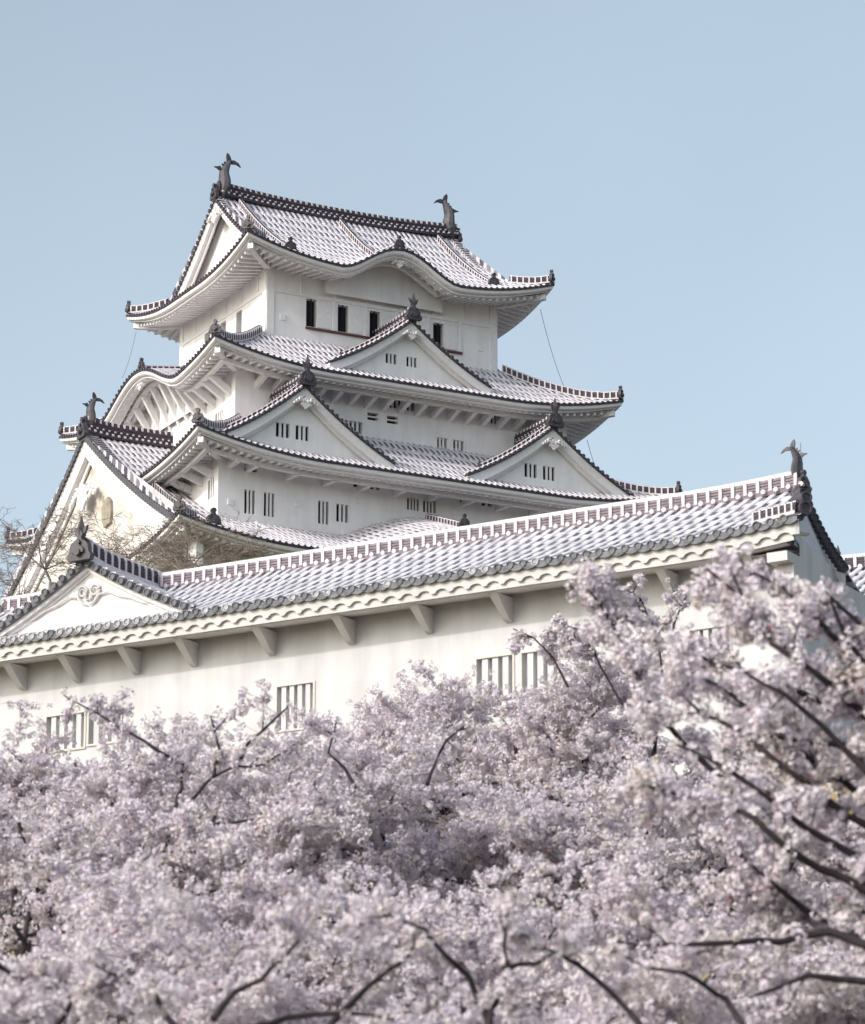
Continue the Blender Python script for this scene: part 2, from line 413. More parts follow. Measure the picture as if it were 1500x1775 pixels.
def gable(parent, P, prof, half, zbase, back, *, name='gable', slopes=True, pitch=.34, R=.09, joint=.62, tm=KTILE, wins=(), dz=0,
          board=.5, thick=.22, recess=.45, orn=1.0, ridge_h=.55, ridge_w=.42, pend=.55, verge=True, spike=True, fishy=False, ridge_len=None, ridge_style='small', verge_m=None, desc=True, vR=None, vlen=.42, vstep=None, wallrange=None, wallm=None, orn_small=True, ridge_on=True, holes_depth=.2, pendz=None):
    """P(u, d, z): u sideways, d inward depth from the verge plane, z up. prof(|u|) = top of tile bed"""
    n = 18
    us = [half * k / n for k in range(n + 1)]
    # gable wall, recessed behind the boards
    g = MB()
    PW = lambda u, d, z: P(u, d + recess, z)
    wall_panel(g, PW, -half, half, zbase, lambda u: prof(abs(u)) - .12, list(wins), holes_depth, step=half / 12)
    G = g.build(name, wallm or WALLW, parent, dz)
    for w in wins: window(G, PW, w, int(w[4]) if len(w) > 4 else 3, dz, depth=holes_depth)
    # verge boards: outer thick board and an inner stepped one
    for nm, d0, d1, zt, zb_ in (('bargeboard', .06, thick + .06, -.10, board), ('inner_board', thick + .06, thick + .16, -.10, board * 1.32)):
        b = MB()
        for sg in (-1, 1):
            rows = []
            for u in us:
                z = prof(u); w = zb_ * (1.0 + 0.25 * (u / half))
                rows.append([P(sg * u, d0, z + zt), P(sg * u, d0, z - w), P(sg * u, d1, z - w), P(sg * u, d1, z + zt)])
            b.grid(rows, closed=True); b.poly(rows[-1])
        # a slim moulding line near the lower edge
        for sg in (-1, 1):
            rows = []
            for u in us:
                z = prof(u) - zb_ * (0.22 + .05 * (u / half))
                rows.append([P(sg * u, d0 - .035, z + .03), P(sg * u, d0 - .035, z - .05), P(sg * u, d0 + .01, z - .07), P(sg * u, d0 + .01, z + .05)])
            b.grid(rows, closed=True)
        b.build(nm, TRIM, G, dz)
    if pend:
        p = MB(); pendant(p, lambda u, d, z: P(u, d + .02, z), (pendz if pendz is not None else prof(0) - board - pend * .62), pend); p.build('pendant', TRIM, G, dz)
    # length along the profile
    pts = [(0.0, prof(0))]; L = [0]
    N = 60
    for k in range(1, N + 1):
        u = half * k / N; pts.append((u, prof(u))); L.append(L[-1] + math.hypot(pts[-1][0] - pts[-2][0], pts[-1][1] - pts[-2][1]))
    def along(d):
        for k in range(N):
            if d <= L[k + 1]: q = (d - L[k]) / (L[k + 1] - L[k]); return pts[k][0] + (pts[k + 1][0] - pts[k][0]) * q, pts[k][1] + (pts[k + 1][1] - pts[k][1]) * q
        return pts[-1]
    if slopes:
        for sg in (-1, 1):
            place = lambda s, t, z, sg=sg: P(sg * max(half - t, 0), s if True else s, z)
            field(lambda s, t, z, sg=sg: P(sg * (half - t), s, z), 0.0, back, lambda s, t: prof(abs(half - t)), lambda s: half, pitch, R, joint, nt=16, parent=G, m=tm, dz=dz)
    # verge tile ends
    vs = vstep or pitch
    b = MB(); w = MB(); k = 0
    n0 = np.array(P(0, -1, 0)) - np.array(P(0, 0, 0))
    d = vs * .5
    while d < L[-1]:
        u, z = along(d)
        for sg in (-1, 1):
            b.disc_cyl(P(sg * u, -.10, z - .02), n0, vR or R * 1.15, vlen, 10, rim=pitch < .32)
            w.obox(P(sg * u, vlen * .5, z + (vR or R) * .55), n0, (np.array(P(1, 0, 0)) - np.array(P(0, 0, 0))), (0, 0, 1), .22, R * .75, R * .75)
        d += vs
    for sg in (-1, 1):
        rows = [[P(sg * u, -.02, prof(u) + .02), P(sg * u, -.02, prof(u) - .13), P(sg * u, .3, prof(u) - .13), P(sg * u, .3, prof(u) + .02)] for u in us]
        b.grid(rows, closed=True)
    b.build('verge_tiles', verge_m or DARK, G, dz); w.build('verge_plaster', RIDGEW, G, dz)
    if desc:                                   # descending ridges set in from the verge
        for sg in (-1, 1):
            path = [P(sg * u, .62 * max(1, R / .09), prof(u) + .05) for u in [half * q for q in (.03, .15, .3, .45, .6, .72, .80)]]
            r = ridge(G, path, .26, .27, pitch, dz, 'tick', R, name='verge_ridge')
            if orn_small:
                t = np.array(path[-1]) - np.array(path[-2]); t[2] = 0
                ornament(G, path[-1], t, .42 * orn, False, None, dz)
    if ridge_on:
        rl = ridge_len or back
        path = [P(0, q, prof(0) + .02 + .12 * max(0, 1 - q / 1.2) ** 2) for q in [-.05, .3, .7, 1.2] + [1.2 + (rl - 1.2) * k / 4 for k in range(1, 5)]]
        ridge(G, path, ridge_w, ridge_h, pitch, dz, ridge_style, R)
        if fishy: fish(G, P(0, .25, prof(0) + ridge_h + .25), n0, fishy, dz)
        ornament(G, P(0, -.18, prof(0) - .05), n0, orn, spike and not fishy, None, dz)
    return G

# ================================================================== THE KEEP
ZK = 36.0
TH = math.radians(28.007)
keep = empty('castle_keep', (-5.205, 191.718, ZK), TH, 'white many-tiered castle keep with curved grey and white tiled roofs', 'castle')
DZ = -ZK
SIDES = {'S': ((0, -1), (1, 0)), 'E': ((1, 0), (0, 1)), 'N': ((0, 1), (-1, 0)), 'W': ((-1, 0), (0, -1))}

def smax(a, b, k=.12):
    h = max(k - abs(a - b), 0) / k
    return max(a, b) + h * h * k * .25

def roof_level(hw, hd, z0, ga, gb, lift, A, To, tmaxs, kara={}, rafter=True, struts=None, xg={}, kslope=.14, hiplen=4.5, label=None, pitch=.34, R=.062):
    g = lambda t: ga * t + gb * t * t
    def kb(side, s):
        if side not in kara: return 0.0
        w, H, c = kara[side]
        x = abs(s - c) / w
        return H * (0.5 * (1 + math.cos(math.pi * x))) ** .85 if x < 1 else 0.0
    def lf(a, t): return lift * max(0.0, 1 - max(a, 0) / A) ** 2.0 * max(0.0, 1 - t / 6.0)
    root = None
    for side in 'SWNE':
        n, a = SIDES[side]
        H = hd if side in 'SN' else hw; W = hw if side in 'SN' else hd
        pl = lambda s, t, z, n=n, a=a, H=H: (a[0] * s + n[0] * (H - t), a[1] * s + n[1] * (H - t), z)
        def zf(s, t, side=side, W=W):
            base = g(t); k = kb(side, s)
            if k > 0: base = smax(base, k + kslope * t)
            return z0 + base + lf(W - abs(s), t)
        tm = tmaxs[side]
        nt = 20 if tm(0) > 6 else 12
        o = field(pl, -W + .02, W - .02, zf, lambda s, tm=tm, W=W, xg=xg.get(side, 0): tm(s) if abs(s) < xg else min(tm(s), max(W - abs(s), .02)), pitch, R, .80, nt=nt, parent=(root or keep), m=KTILE, dz=DZ, name='roof' if root is None else 'roof_face')
        if root is None: root = o
        ze = lambda s, W=W, side=side: z0 + kb(side, s) + lf(W - abs(s), 0)
        # eave end tiles
        e = MB(); i = math.ceil((-W + .1) / pitch)
        while (i + .5) * pitch < W - .05:
            s = (i + .5) * pitch; e.disc_cyl(pl(s, -.07, ze(s) + R * .25), (n[0], n[1], 0), R * 1.12, .3, 8); i += 1
        NS = max(24, int(W * 4)); ss = [-1 + 2 * k / NS for k in range(NS + 1)]
        def strip(mb, sec, clip=None):       # sec: (t, dz) closed loop, mitred at the corners
            rows = []
            for q in ss:
                rows.append([pl(q * (W - t), t, ze(q * W) + d) for t, d in sec])
            mb.grid(rows, closed=True)
        strip(e, [(-.02, .02), (-.02, -.09), (.25, -.09), (.25, .02)])
        e.build('eave_tiles', DARK, root, DZ)
        fb = MB()
        strip(fb, [(.06, -.09), (.03, -.17), (.06, -.27), (.13, -.32), (.6, -.32), (.6, -.09)])
        strip(fb, [(.26, -.325), (.26, -.43), (.8, -.43), (.8, -.325)])
        fb.build('eave_board', TRIM, root, DZ)
        # soffit, following the eave and the cusped arch
        zs = lambda s, t: z0 - .44 + .20 * t + kb(side, s) + lf(W - abs(s), t)
        sf = MB(); rows = []
        for q in ss:
            rows.append([pl(q * W * .999, t, zs(q * W, t)) for t in [.3 + (max(.32, min(To + .5, W - abs(q * W) + .02)) - .3) * k / 4 for k in range(5)]])
        sf.grid(rows); sf.build('soffit', TRIM, root, DZ)
        if rafter:
            rb = MB(); k = -int(W / .42)
            while k * .42 < W:
                s = k * .42; k += 1; tE = min(To + .1, W - abs(s)); 
                if tE < .5: continue
                t0_ = .42; za, zb_ = zs(s, t0_), zs(s, tE)
                p = []
                for zoff in (-.17, .02):
                    p += [pl(s - .08, t0_, za + zoff), pl(s + .08, t0_, za + zoff), pl(s + .08, tE, zb_ + zoff), pl(s - .08, tE, zb_ + zoff)]
                rb.hexa(p)
            rb.build('rafters', TRIM, root, DZ)
        if side in 'SW' and struts and side in struts:
            # eave beam carried on slanting struts
            tb, sp, drop = struts[side][:3]
            bb = MB(); rows = []
            wlim = W - tb
            for k in range(NS + 1):
                s = -wlim + 2 * wlim * k / NS; z = zs(s, tb) - .16
                rows.append([pl(s, tb, z), pl(s, tb, z - .22), pl(s, tb + .22, z - .22), pl(s, tb + .22, z)])
            bb.grid(rows, closed=True); bb.build('eave_beam', TRIM, root, DZ)
            for s in struts[side][3]:
                z = zs(s, tb) - .34; sb = MB(); zw = zs(s, To) - .5 - drop - kb(side, s) * .9
                hb = .11
                sb.hexa([pl(s - hb, To + .02, zw), pl(s + hb, To + .02, zw), pl(s + hb, To + .02, zw + .42), pl(s - hb, To + .02, zw + .42),
                         pl(s - hb, tb + .02, z - .10), pl(s + hb, tb + .02, z - .10), pl(s + hb, tb + .30, z + .16), pl(s - hb, tb + .30, z + .16)])
                sb.build('strut', TRIM, root, DZ)
        if side in kara:
            w, Hk, c = kara[side]
            kp = MB(); rows = []      # board closing the arch and a carved pendant
            for k in range(33):
                s = c - w * .8 + 1.6 * w * k / 32
                rows.append([pl(s, 1.3, zs(s, 1.3) + .02), pl(s, 1.3, zs(s, 1.3) - .34), pl(s, 1.5, zs(s, 1.3) - .34), pl(s, 1.5, zs(s, 1.3) + .02)])
            kp.grid(rows, closed=True)
            kp.build('arch_board', TRIM, root, DZ)
            pp = MB(); pendant(pp, lambda u, d, z: pl(c + u, .35 + d, z), ze(c) - .75, .42); pp.build('pendant', TRIM, root, DZ)
            tq = MB(); wall_panel(tq, lambda u, d, z: pl(u, To - .25 + d, z), c - w, c + w, z0 - .9, lambda u: zs(u, To) + .1, [], step=.3)
            tq.build('arch_wall', WALLW, root, DZ)
            path = [pl(c, t, zf(c, t) + .06) for t in ((.35, 1.2, 2.2, 3.2, 4.3, 5.4, 6.4, 7.3) if side == 'S' and To > 2.28 and hd < 9 else (.35, 1.2, 2.2, 3.2, 4.3))]
            ridge(root, path[::-1], .28, .26, pitch, DZ, 'tick')
            ornament(root, path[0], (n[0], n[1], 0), .62, False, None, DZ)
    # hip ridges
    for sx, sy in ((-1, -1), (1, -1), (-1, 1), (1, 1)):
        path = []
        for k in range(9):
            t = .12 + (hiplen - .12) * k / 8
            path.append((sx * (hw - t), sy * (hd - t), z0 + g(t) + lf(t, t) + .02 + .10 * max(0, 1 - t / 1.2) ** 2))
        ridge(root, path, .34, .36, pitch, DZ, 'tick', name='hip_ridge')
        dd = (sx * .707, sy * .707, 0)
        ornament(root, (path[0][0] + sx * .02, path[0][1] + sy * .02, path[0][2] - .02), dd, .62, False, None, DZ)
        hb = MB(); hp = [(sx * (hw - t), sy * (hd - t), z0 - .62 + .2 * t + lf(t, t)) for t in (.35, 1.0, 1.8, To + .1)]
        hb.sweep(hp, [(.15, -.14), (.15, .16), (-.15, .16), (-.15, -.14)]); hb.build('corner_beam', TRIM, root, DZ)
    return root, g, lf

# ---- top roof (hipped gable)
HWA, HDA, ZA = 9.17, 7.87, 64.45
XG = 7.45
def tA(s, W, full): return full
A_root, gA, lfA = roof_level(HWA, HDA, ZA, .50, .0285, 1.05, 6.2, 2.3,
    {'S': lambda s: HDA if abs(s) < XG else 9, 'N': lambda s: HDA if abs(s) < XG else 9, 'W': lambda s: 2.3, 'E': lambda s: 2.3},
    kara={'S': (3.5, 1.5, -.1)}, xg={'S': XG, 'N': XG}, hiplen=1.75)
zrA = ZA + gA(HDA)
path = [(x, 0, zrA - .05 + .35 * (abs(x) / XG) ** 2.5) for x in np.linspace(-XG + .15, XG - .15, 13)]
ridge(A_root, path, .55, .62, .34, DZ, 'small', name='main_ridge')
for sg in (-1, 1):
    fish(A_root, (sg * (XG - .65), 0, zrA + .80), (sg, 0, 0), .86, DZ)
    Pg = lambda u, d, z, sg=sg: (sg * (XG - d), u if sg > 0 else -u, z)
    gable(keep, Pg, lambda u: ZA + gA(HDA - u), 6.2, ZA + .9, 1, slopes=False, dz=DZ, board=.62, recess=.75, pend=.75, ridge_on=False, desc=False, name='gable', vR=.12)
    ornament(A_root, (sg * (XG + .05), 0, zrA - .1), (sg, 0, 0), .75, False, None, DZ)
    for sx in (-1, 1):
        pth = [(sg * (XG - 1.35 - .0 * t), sx * (HDA - t), ZA + gA(t) + .06) for t in (7.5, 6.5, 5.5, 4.4, 3.3, 2.2, 1.2)]
        ridge(A_root, pth, .28, .27, .34, DZ, 'tick', name='descending_ridge')
        ornament(A_root, pth[-1], (0, sx, 0), .7, False, None, DZ)

# ---- second roof
zfun_B = (.50, .034)
SB = [-8.6, -7.6] + [round(-6.2 + .98 * k, 2) for k in range(15)] + [8.6]
SBW = [-6.6, -5.5, -4.4, -3.3, -2.2, -1.1, 0, 1.1, 2.2, 3.3, 4.4, 5.5, 6.6, 7.4]
B_root, gB, lfB = roof_level(12.013, 10.2, 57.72, .50, .034, .95, 7.0, 2.25,
    {'S': lambda s: 4.9, 'N': lambda s: 4.9, 'W': lambda s: 5.3, 'E': lambda s: 5.3},
    kara={'W': (5.4, 1.75, .2)}, struts={'S': (.95, 1, .55, SB), 'W': (.95, 1, 1.0, SBW)}, hiplen=4.7)
# ---- third roof
SC = [-11.2, -10.2, -8.0, -5.9, -3.9, -1.9, 0.1, 2.1, 4.1, 6.1, 8.1, 10.2, 11.2]
C_root, gC, lfC = roof_level(13.99, 12.7, 52.05, .48, .04, .95, 7.5, 2.2,
    {'S': lambda s: 4.95, 'N': lambda s: 4.95, 'W': lambda s: 4.6, 'E': lambda s: 4.6},
    struts={'S': (.95, 1, .15, SC), 'W': (.95, 1, .6, [9.8, 8.6, 7.2, 5.8])}, hiplen=4.2)
# ---- lowest roof in view, with the big west and east gables
HWD, HDD, ZD, XD = 16.1, 15.4, 46.65, 14.7
D_root, gD, lfD = roof_level(HWD, HDD, ZD, .42, .01067, .9, 7.0, 2.3,
    {'S': lambda s: 5.3 if abs(s) < 9.7 else HDD, 'N': lambda s: 5.3 if abs(s) < 9.7 else HDD, 'W': lambda s: 2.6, 'E': lambda s: 2.6},
    kara={'S': (6.6, 2.0, -.3)}, xg={'S': XD, 'N': XD}, kslope=.36, hiplen=1.5)
zrD = ZD + gD(HDD)
for sg in (-1, 1):
    Pg = lambda u, d, z, sg=sg: (sg * (XD - d), u if sg > 0 else -u, z)
    GD_ = gable(keep, Pg, lambda u: ZD + gD(HDD - u), 14.3, ZD + .7, 1, slopes=False, dz=DZ, board=1.15, thick=.28, recess=.5, pend=1.5, pendz=zrD - 3.3, ridge_on=False, desc=False, vR=.19, vlen=.75, verge_m=GREYD, wallm=WEATH, wins=[])
    if sg < 0:
        lp = MB(); lp.prism2d([(-.5, 0), (-.62, .5), (-.5, 1.15), (-.15, 1.45), (.3, 1.35), (.6, .95), (.55, .3), (.3, -.1)], (-14.28, -2.3, 50.3), (0, 1, 0), (1, 0, 0), .16); lp.build('wooden_pendant', AGED, GD_, DZ)
    pth = [(sg * x, 0, zrD + .02 + .2 * max(0, (x - 12.5) / 2.2) ** 2) for x in (14.75, 14, 13, 12, 10.8, 9.5)]
    ridge(D_root, pth, .6, .75, .34, DZ, 'small', name='main_ridge')
    fish(D_root, (sg * 14.3, 0, zrD + .95), (sg, 0, 0), .68, DZ)
    ornament(D_root, (sg * (XD + .12), 0, zrD - .15), (sg, 0, 0), .95, False, None, DZ)
    pth = [(sg * (XD - 1.3), -(HDD - t), ZD + gD(t) + .06) for t in (9.5, 7, 5, 3, 1.9)]
    ridge(D_root, pth, .28, .27, .34, DZ, 'tick', name='descending_ridge')
    ornament(D_root, pth[-1], (0, -1, 0), .85, False, None, DZ)

# ---- dormer gables on the front and back
def chidori(x, yf, half, zfoot, zap, back, wins, sy=-1, orn=.85, pend=.5, board=.5):
    H = zap - zfoot
    prof = lambda u: zap - H * (1.30 * (abs(u) / half) - .30 * (abs(u) / half) ** 2)
    P = lambda u, d, z: (x + u * (-sy), sy * (yf - d), z)
    return gable(keep, P, prof, half, zfoot - .15, back, wins=wins, dz=DZ, orn=orn, pend=pend, board=board, name='gable')
for sy in (-1, 1):
    chidori(-.3, 9.35, 4.75, 58.55, 61.5, 4.2, [(-1.3, -.66, 59.08, 59.62, 2), (-.08, .54, 59.08, 59.62, 2)] if sy < 0 else [], sy)
    chidori(-7.65, 11.85, 5.1, 52.75, 56.15, 4.2, [(-1.42, -.66, 53.36, 54.12, 2), (-.32, .42, 53.36, 54.12, 2)] if sy < 0 else [], sy, .9, .62, .55)
    chidori(6.75, 11.85, 5.1, 52.75, 56.0, 4.2, [(-1.5, -.76, 53.2, 53.95, 2), (-.4, .32, 53.2, 53.95, 2)] if sy < 0 else [], sy, .9, .62, .55)

# ---- storey walls
def storey(hw, hd, zb, zt, wins_s=(), wins_w=()):
    root = None
    for side in 'SWNE':
        n, a = SIDES[side]; H = hd if side in 'SN' else hw; W = hw if side in 'SN' else hd
        pl = lambda u, d, z, n=n, a=a, H=H: (a[0] * u + n[0] * (H - d), a[1] * u + n[1] * (H - d), z)
        ws = wins_s if side == 'S' else wins_w if side == 'W' else ()
        mb = MB(); wall_panel(mb, pl, -W, W, zb, lambda u: zt, [w[:4] for w in ws], .34)
        o = mb.build('wall' if root is None else 'wall_face', WALLW, root or keep, DZ)
        if root is None: root = o
        for w in ws:
            kw = w[5] if len(w) > 5 else {}
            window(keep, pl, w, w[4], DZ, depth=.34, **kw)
    return root
fr = dict(frame=.09)
WB = .13
storey(6.9, 5.5, 59.5, 64.7,
    [(-4.58, -3.96, 61.64, 63.18, 1, dict(barw=.07, barm=DARK_OPENING)), (-2.71, -2.08, 61.64, 63.14, 1, dict(barw=.07, barm=DARK_OPENING)), (-.82, -.19, 61.62, 63.1, 1, dict(barw=.07, barm=DARK_OPENING)), (1.08, 1.71, 61.6, 63.06, 1, dict(barw=.07, barm=DARK_OPENING)), (3.01, 3.64, 61.58, 63.03, 1, dict(barw=.07, barm=DARK_OPENING))],
    [(-.25, .45, 61.62, 63.1, 0), (1.75, 2.45, 61.62, 63.1, 0), (-2.3, -1.6, 61.62, 63.1, 0)])
# timber-framed relief on the top storey: corner posts, lintel, shutters, sill
tr = MB()
def sbox(mb, side, hw, hd, u0, u1, d0, d1, z0, z1):
    n, a = SIDES[side]; H = hd if side in 'SN' else hw
    P = lambda u, d, z: (a[0] * u + n[0] * (H - d), a[1] * u + n[1] * (H - d), z)
    mb.hexa([P(u0, d0, z0), P(u1, d0, z0), P(u1, d1, z0), P(u0, d1, z0), P(u0, d0, z1), P(u1, d0, z1), P(u1, d1, z1), P(u0, d1, z1)])
for side, W in (('S', 6.9), ('W', 5.5), ('N', 6.9), ('E', 5.5)):
    for sg in (-1, 1):
        sbox(tr, side, 6.9, 5.5, min(sg * W, sg * (W - .42)), max(sg * W, sg * (W - .42)), -.055, .0, 59.6, 64.6)
    sbox(tr, side, 6.9, 5.5, -W + .42, W - .42, -.06, .0, 63.24, 63.42)
    k = -W + .42 + 1.55
    while k < W - .6: sbox(tr, side, 6.9, 5.5, k, k + .16, -.045, .0, 63.42, 64.6); k += 1.97
sbox(tr, 'W', 6.9, 5.5, -5.08, 5.08, -.06, 0, 61.0, 61.13)
tr.build('wall_posts', TRIM, keep, DZ)
sh = MB()
for u in (-3.9, -2.02, -.13, 1.77, 3.70):
    sh_ = MB(); sbox(sh_, 'S', 6.9, 5.5, u, u + .78, -.03, 0, 61.66, 63.12); sh_.build('shutter', TRIM, keep, DZ)
    sbox(sh, 'S', 6.9, 5.5, u + .84, u + 1.02, -.08, 0, 61.6, 63.24)
sh.build('window_posts', TRIM, keep, DZ)
sl = MB(); sbox(sl, 'S', 6.9, 5.5, -4.62, 4.75, -.12, 0, 61.47, 61.58); sl.build('sill', SILL, keep, DZ)
sl = MB(); sbox(sl, 'W', 6.9, 5.5, -2.4, 2.55, -.12, 0, 61.49, 61.6); sl.build('sill', SILL, keep, DZ)

HZ = dict(horiz=True)
storey(9.78, 8.0, 53.2, 58.0,
    [(-.95, .58, 57.0, 57.72, 5), (-2.2, -1.56, 56.15, 56.57, 1, HZ), (-1.05, -.41, 56.13, 56.55, 1, HZ), (-3.54, -2.5, 55.15, 55.93, 3, fr), (1.9, 2.5, 54.56, 55.76, 2, fr), (2.86, 3.5, 54.56, 55.76, 2, fr), (5.14, 5.7, 57.0, 57.6, 2)],
    [(5.6, 6.5, 55.3, 56.0, 3), (2.6, 3.5, 55.3, 56.0, 3), (-4, -3, 55.3, 56, 3)])
storey(11.8, 10.5, 47.5, 52.4,
    [(-10.34, -9.75, 49.42, 50.66, 2), (-9.26, -8.67, 49.42, 50.66, 2), (-6.23, -5.63, 49.42, 50.62, 2), (-5.2, -4.52, 49.66, 50.6, 2), (-1.16, -.46, 50.81, 51.46, 3), (-.23, .51, 50.81, 51.46, 3),
     (-10.37, -9.66, 51.62, 51.82, 1), (-4.24, -3.62, 51.62, 51.82, 1), (-3.3, -2.7, 51.62, 51.82, 1), (1.9, 2.68, 51.6, 51.82, 1), (3.19, 3.8, 51.6, 51.82, 1)],
    [(9.3, 10.0, 50.2, 51.2, 2)])
storey(13.8, 13.1, 40.5, 47.2,
    [(-12.2, -11.3, 45.6, 45.85, 0), (-9.8, -8.9, 45.6, 45.85, 0), (-7.2, -6.3, 45.6, 45.85, 0), (-11, -10.2, 43.2, 44.2, 3), (-8, -7.2, 43.2, 44.2, 3)], [])
# gun-port cover plates
pt = [('S', 6.9, 5.5, -5.95, 61.9), ('S', 9.78, 8.0, -2.2, 54.3), ('S', 9.78, 8, 1.2, 54.4), ('S', 9.78, 8, 5.9, 55.3), ('S', 11.8, 10.5, -11.1, 49.9), ('S', 11.8, 10.5, -7.4, 50.3), ('S', 11.8, 10.5, -4.0, 50.9), ('S', 6.9, 5.5, 5.9, 62.0),
      ('S', 11.8, 10.5, -2.7, 51.0), ('S', 11.8, 10.5, 1.6, 51.0), ('S', 11.8, 10.5, 4.2, 50.7), ('W', 9.78, 8, 7.2, 56.9)]
for sd, a, b, u, z in pt:
    m_ = MB(); sbox(m_, sd, a, b, u - .16, u + .16, -.045, 0, z - .16, z + .16); m_.build('port_cover', TRIM, keep, DZ)
# stone base under the keep
sb = MB(); G = []
for z, k in ((36, 3.2), (38, 1.6), (40, .5), (41, .1)):
    G.append([(-13.8 - k, -13.1 - k, z), (13.8 + k, -13.1 - k, z), (13.8 + k, 13.1 + k, z), (-13.8 - k, 13.1 + k, z)])
sb.grid(G, closed=True)

def mat_stone():
    m = bpy.data.materials.new('fieldstone'); m.use_nodes = True
    n = m.node_tree; b = n.nodes['Principled BSDF']; b.inputs['Roughness'].default_value = .9
    tc = n.nodes.new('ShaderNodeTexCoord')
    v = n.nodes.new('ShaderNodeTexVoronoi'); v.inputs['Scale'].default_value = 1.5
    v2 = n.nodes.new('ShaderNodeTexVoronoi'); v2.feature = 'DISTANCE_TO_EDGE'; v2.inputs['Scale'].default_value = 1.5
    n.links.new(tc.outputs['Object'], v.inputs['Vector']); n.links.new(tc.outputs['Object'], v2.inputs['Vector'])
    r = n.nodes.new('ShaderNodeValToRGB'); cr = r.color_ramp
    cr.elements[0].color = (.22, .17, .10, 1); cr.elements[1].color = (.38, .34, .26, 1)
    e = cr.elements.new(.5); e.color = (.30, .23, .12, 1)
    n.links.new(v.outputs['Color'], r.inputs['Fac'])
    mx = n.nodes.new('ShaderNodeMix'); mx.data_type = 'RGBA'; mx.blend_type = 'MULTIPLY'; mx.inputs[0].default_value = 1
    r2 = n.nodes.new('ShaderNodeValToRGB'); r2.color_ramp.elements[0].color = (.12, .1, .08, 1); r2.color_ramp.elements[1].position = .08; r2.color_ramp.elements[1].color = (1, 1, 1, 1)
    n.links.new(v2.outputs['Distance'], r2.inputs['Fac'])
    n.links.new(r.outputs[0], mx.inputs[6]); n.links.new(r2.outputs[0], mx.inputs[7]); n.links.new(mx.outputs[2], b.inputs['Base Color'])
    bp = n.nodes.new('ShaderNodeBump'); bp.inputs['Distance'].default_value = .15; n.links.new(r2.outputs[0], bp.inputs['Height']); n.links.new(bp.outputs[0], b.inputs['Normal'])
    return m
STONE = mat_stone()
sb.build('stone_base', STONE, keep, DZ)

# ================================================================== LONG TURRET IN FRONT
ZF = 14.0
TF = math.radians(-30.5)
tur = empty('long_turret', (-3.41, 78.84, ZF), TF, 'long white plastered turret with pale tiled roof and left gable above the blossom', 'building')
fz = -ZF
PF = lambda s, t, z: (s, -1.0 + t, z)
rows = []
i = 0; s = -.3
while s < 13.3: rows.append((i, s, s + .30)); s += .30; i += 1
i = -1; s = -.3
while s > -9.6: rows.insert(0, (i, s - .262, s)); s -= .262; i -= 1
ZE = 19.63
lf_ = lambda s: .16 * max(0, (s - 10.2) / 2.9) ** 2 
gF = lambda t: .40 * t + .031 * t * t
zF = lambda s, t: ZE + gF(t) + lf_(s)
def tmF(s):
    return 3.5 if s < 11.45 else max(.02, (13.15 - s) / (13.15 - 11.45) * 3.5)
roofF = field(PF, -9.5, 13.1, zF, tmF, .3, .036, .52, nt=44, rowc=rows, collar=.16, parent=tur, m=FTILE, dz=fz, name='roof')
# back slope
field(lambda s, t, z: (s, 6.0 - t, z), -9.5, 11.5, zF, lambda s: 3.5, .3, .075, .42, nt=10, rowc=rows, parent=roofF, m=FTILE, dz=fz, name='roof_face')
zrF = ZE + gF(3.5)
pth = [(x, 2.5, zrF - .02 + .10 * max(0, (x - 8.5) / 3) ** 2) for x in np.linspace(-9.3, 11.5, 30)]
ridge(roofF, pth, .34, .31, .295, fz, 'full', .065, name='main_ridge', dark=DARKM)
# eave ends
random.seed(5)
e = MB(); e2 = MB(); lip = MB()
for i, a, b in rows:
    c = (a + b) / 2
    if c < -9.4 or c > 13.0: continue
    pale = random.random() < (.92 if c < -2.0 else .12)
    (e2 if pale else e).disc_cyl((c, -1.06, zF(c, 0) + .015 + random.uniform(-.006, .006)), (0, -1, 0), .088, .22, 14, rim=True)
    k0, k1 = c, c + (b - a)
    top = []; bot = []
    for q in range(7):
        s_ = k0 + (k1 - k0) * q / 6; zt = zF(s_, 0) - .02
        top.append(s_); bot.append(zt - .06 - .045 * math.sin(math.pi * q / 6))
    rws = [[(s_, -1.035, zF(s_, 0) + .01), (s_, -1.045, z_), (s_, -.90, z_ + .03)] for s_, z_ in zip(top, bot)]
    lip.grid(rws)
e.build('eave_tile_ends', GREYT, roofF, fz); e2.build('limed_tile_ends', PALET, roofF, fz); lip.build('eave_lip', GREYT, roofF, fz)
# plastered scalloped eave: round rafters bedded in plaster, then the eave beam
TRIMF = mat_plaster('cream_plaster', (0.645, 0.625, 0.63), .10)
sc_mb = MB(); RP = .42
rws = []
ns = int((13.0 + 9.4) / RP * 12)
for k in range(ns + 1):
    s_ = -9.4 + k * RP / 12; ph = ((s_ + .1) / RP) % 1.0
    arch = .085 * math.sqrt(max(0, 1 - ((ph - .5) / .36) ** 2)) if abs(ph - .5) < .36 else 0
    zt = zF(s_, 0) - .06; zl = zF(s_, 0) - .33 + arch
    rws.append([(s_, -.97, zt), (s_, -.95, zl), (s_, -.30, zl + .12)])
sc_mb.grid(rws); sc_mb.grid([[(s_, -.90, zF(s_, 0) - .06), (s_, -.88, zF(s_, 0) - .42)] for s_ in np.linspace(-9.4, 12.9, 50)]); sc_mb.build('scalloped_eave', TRIMF, roofF, fz)
bm_ = MB(); 
rws = [[(s_, -.82, zF(s_, 0) - .32), (s_, -.82, zF(s_, 0) - .42), (s_, -.6, zF(s_, 0) - .42), (s_, -.6, zF(s_, 0) - .25)] for s_ in np.linspace(-9.4, 12.7, 60)]
bm_.grid(rws, closed=True); bm_.build('eave_beam', TRIMF, roofF, fz)
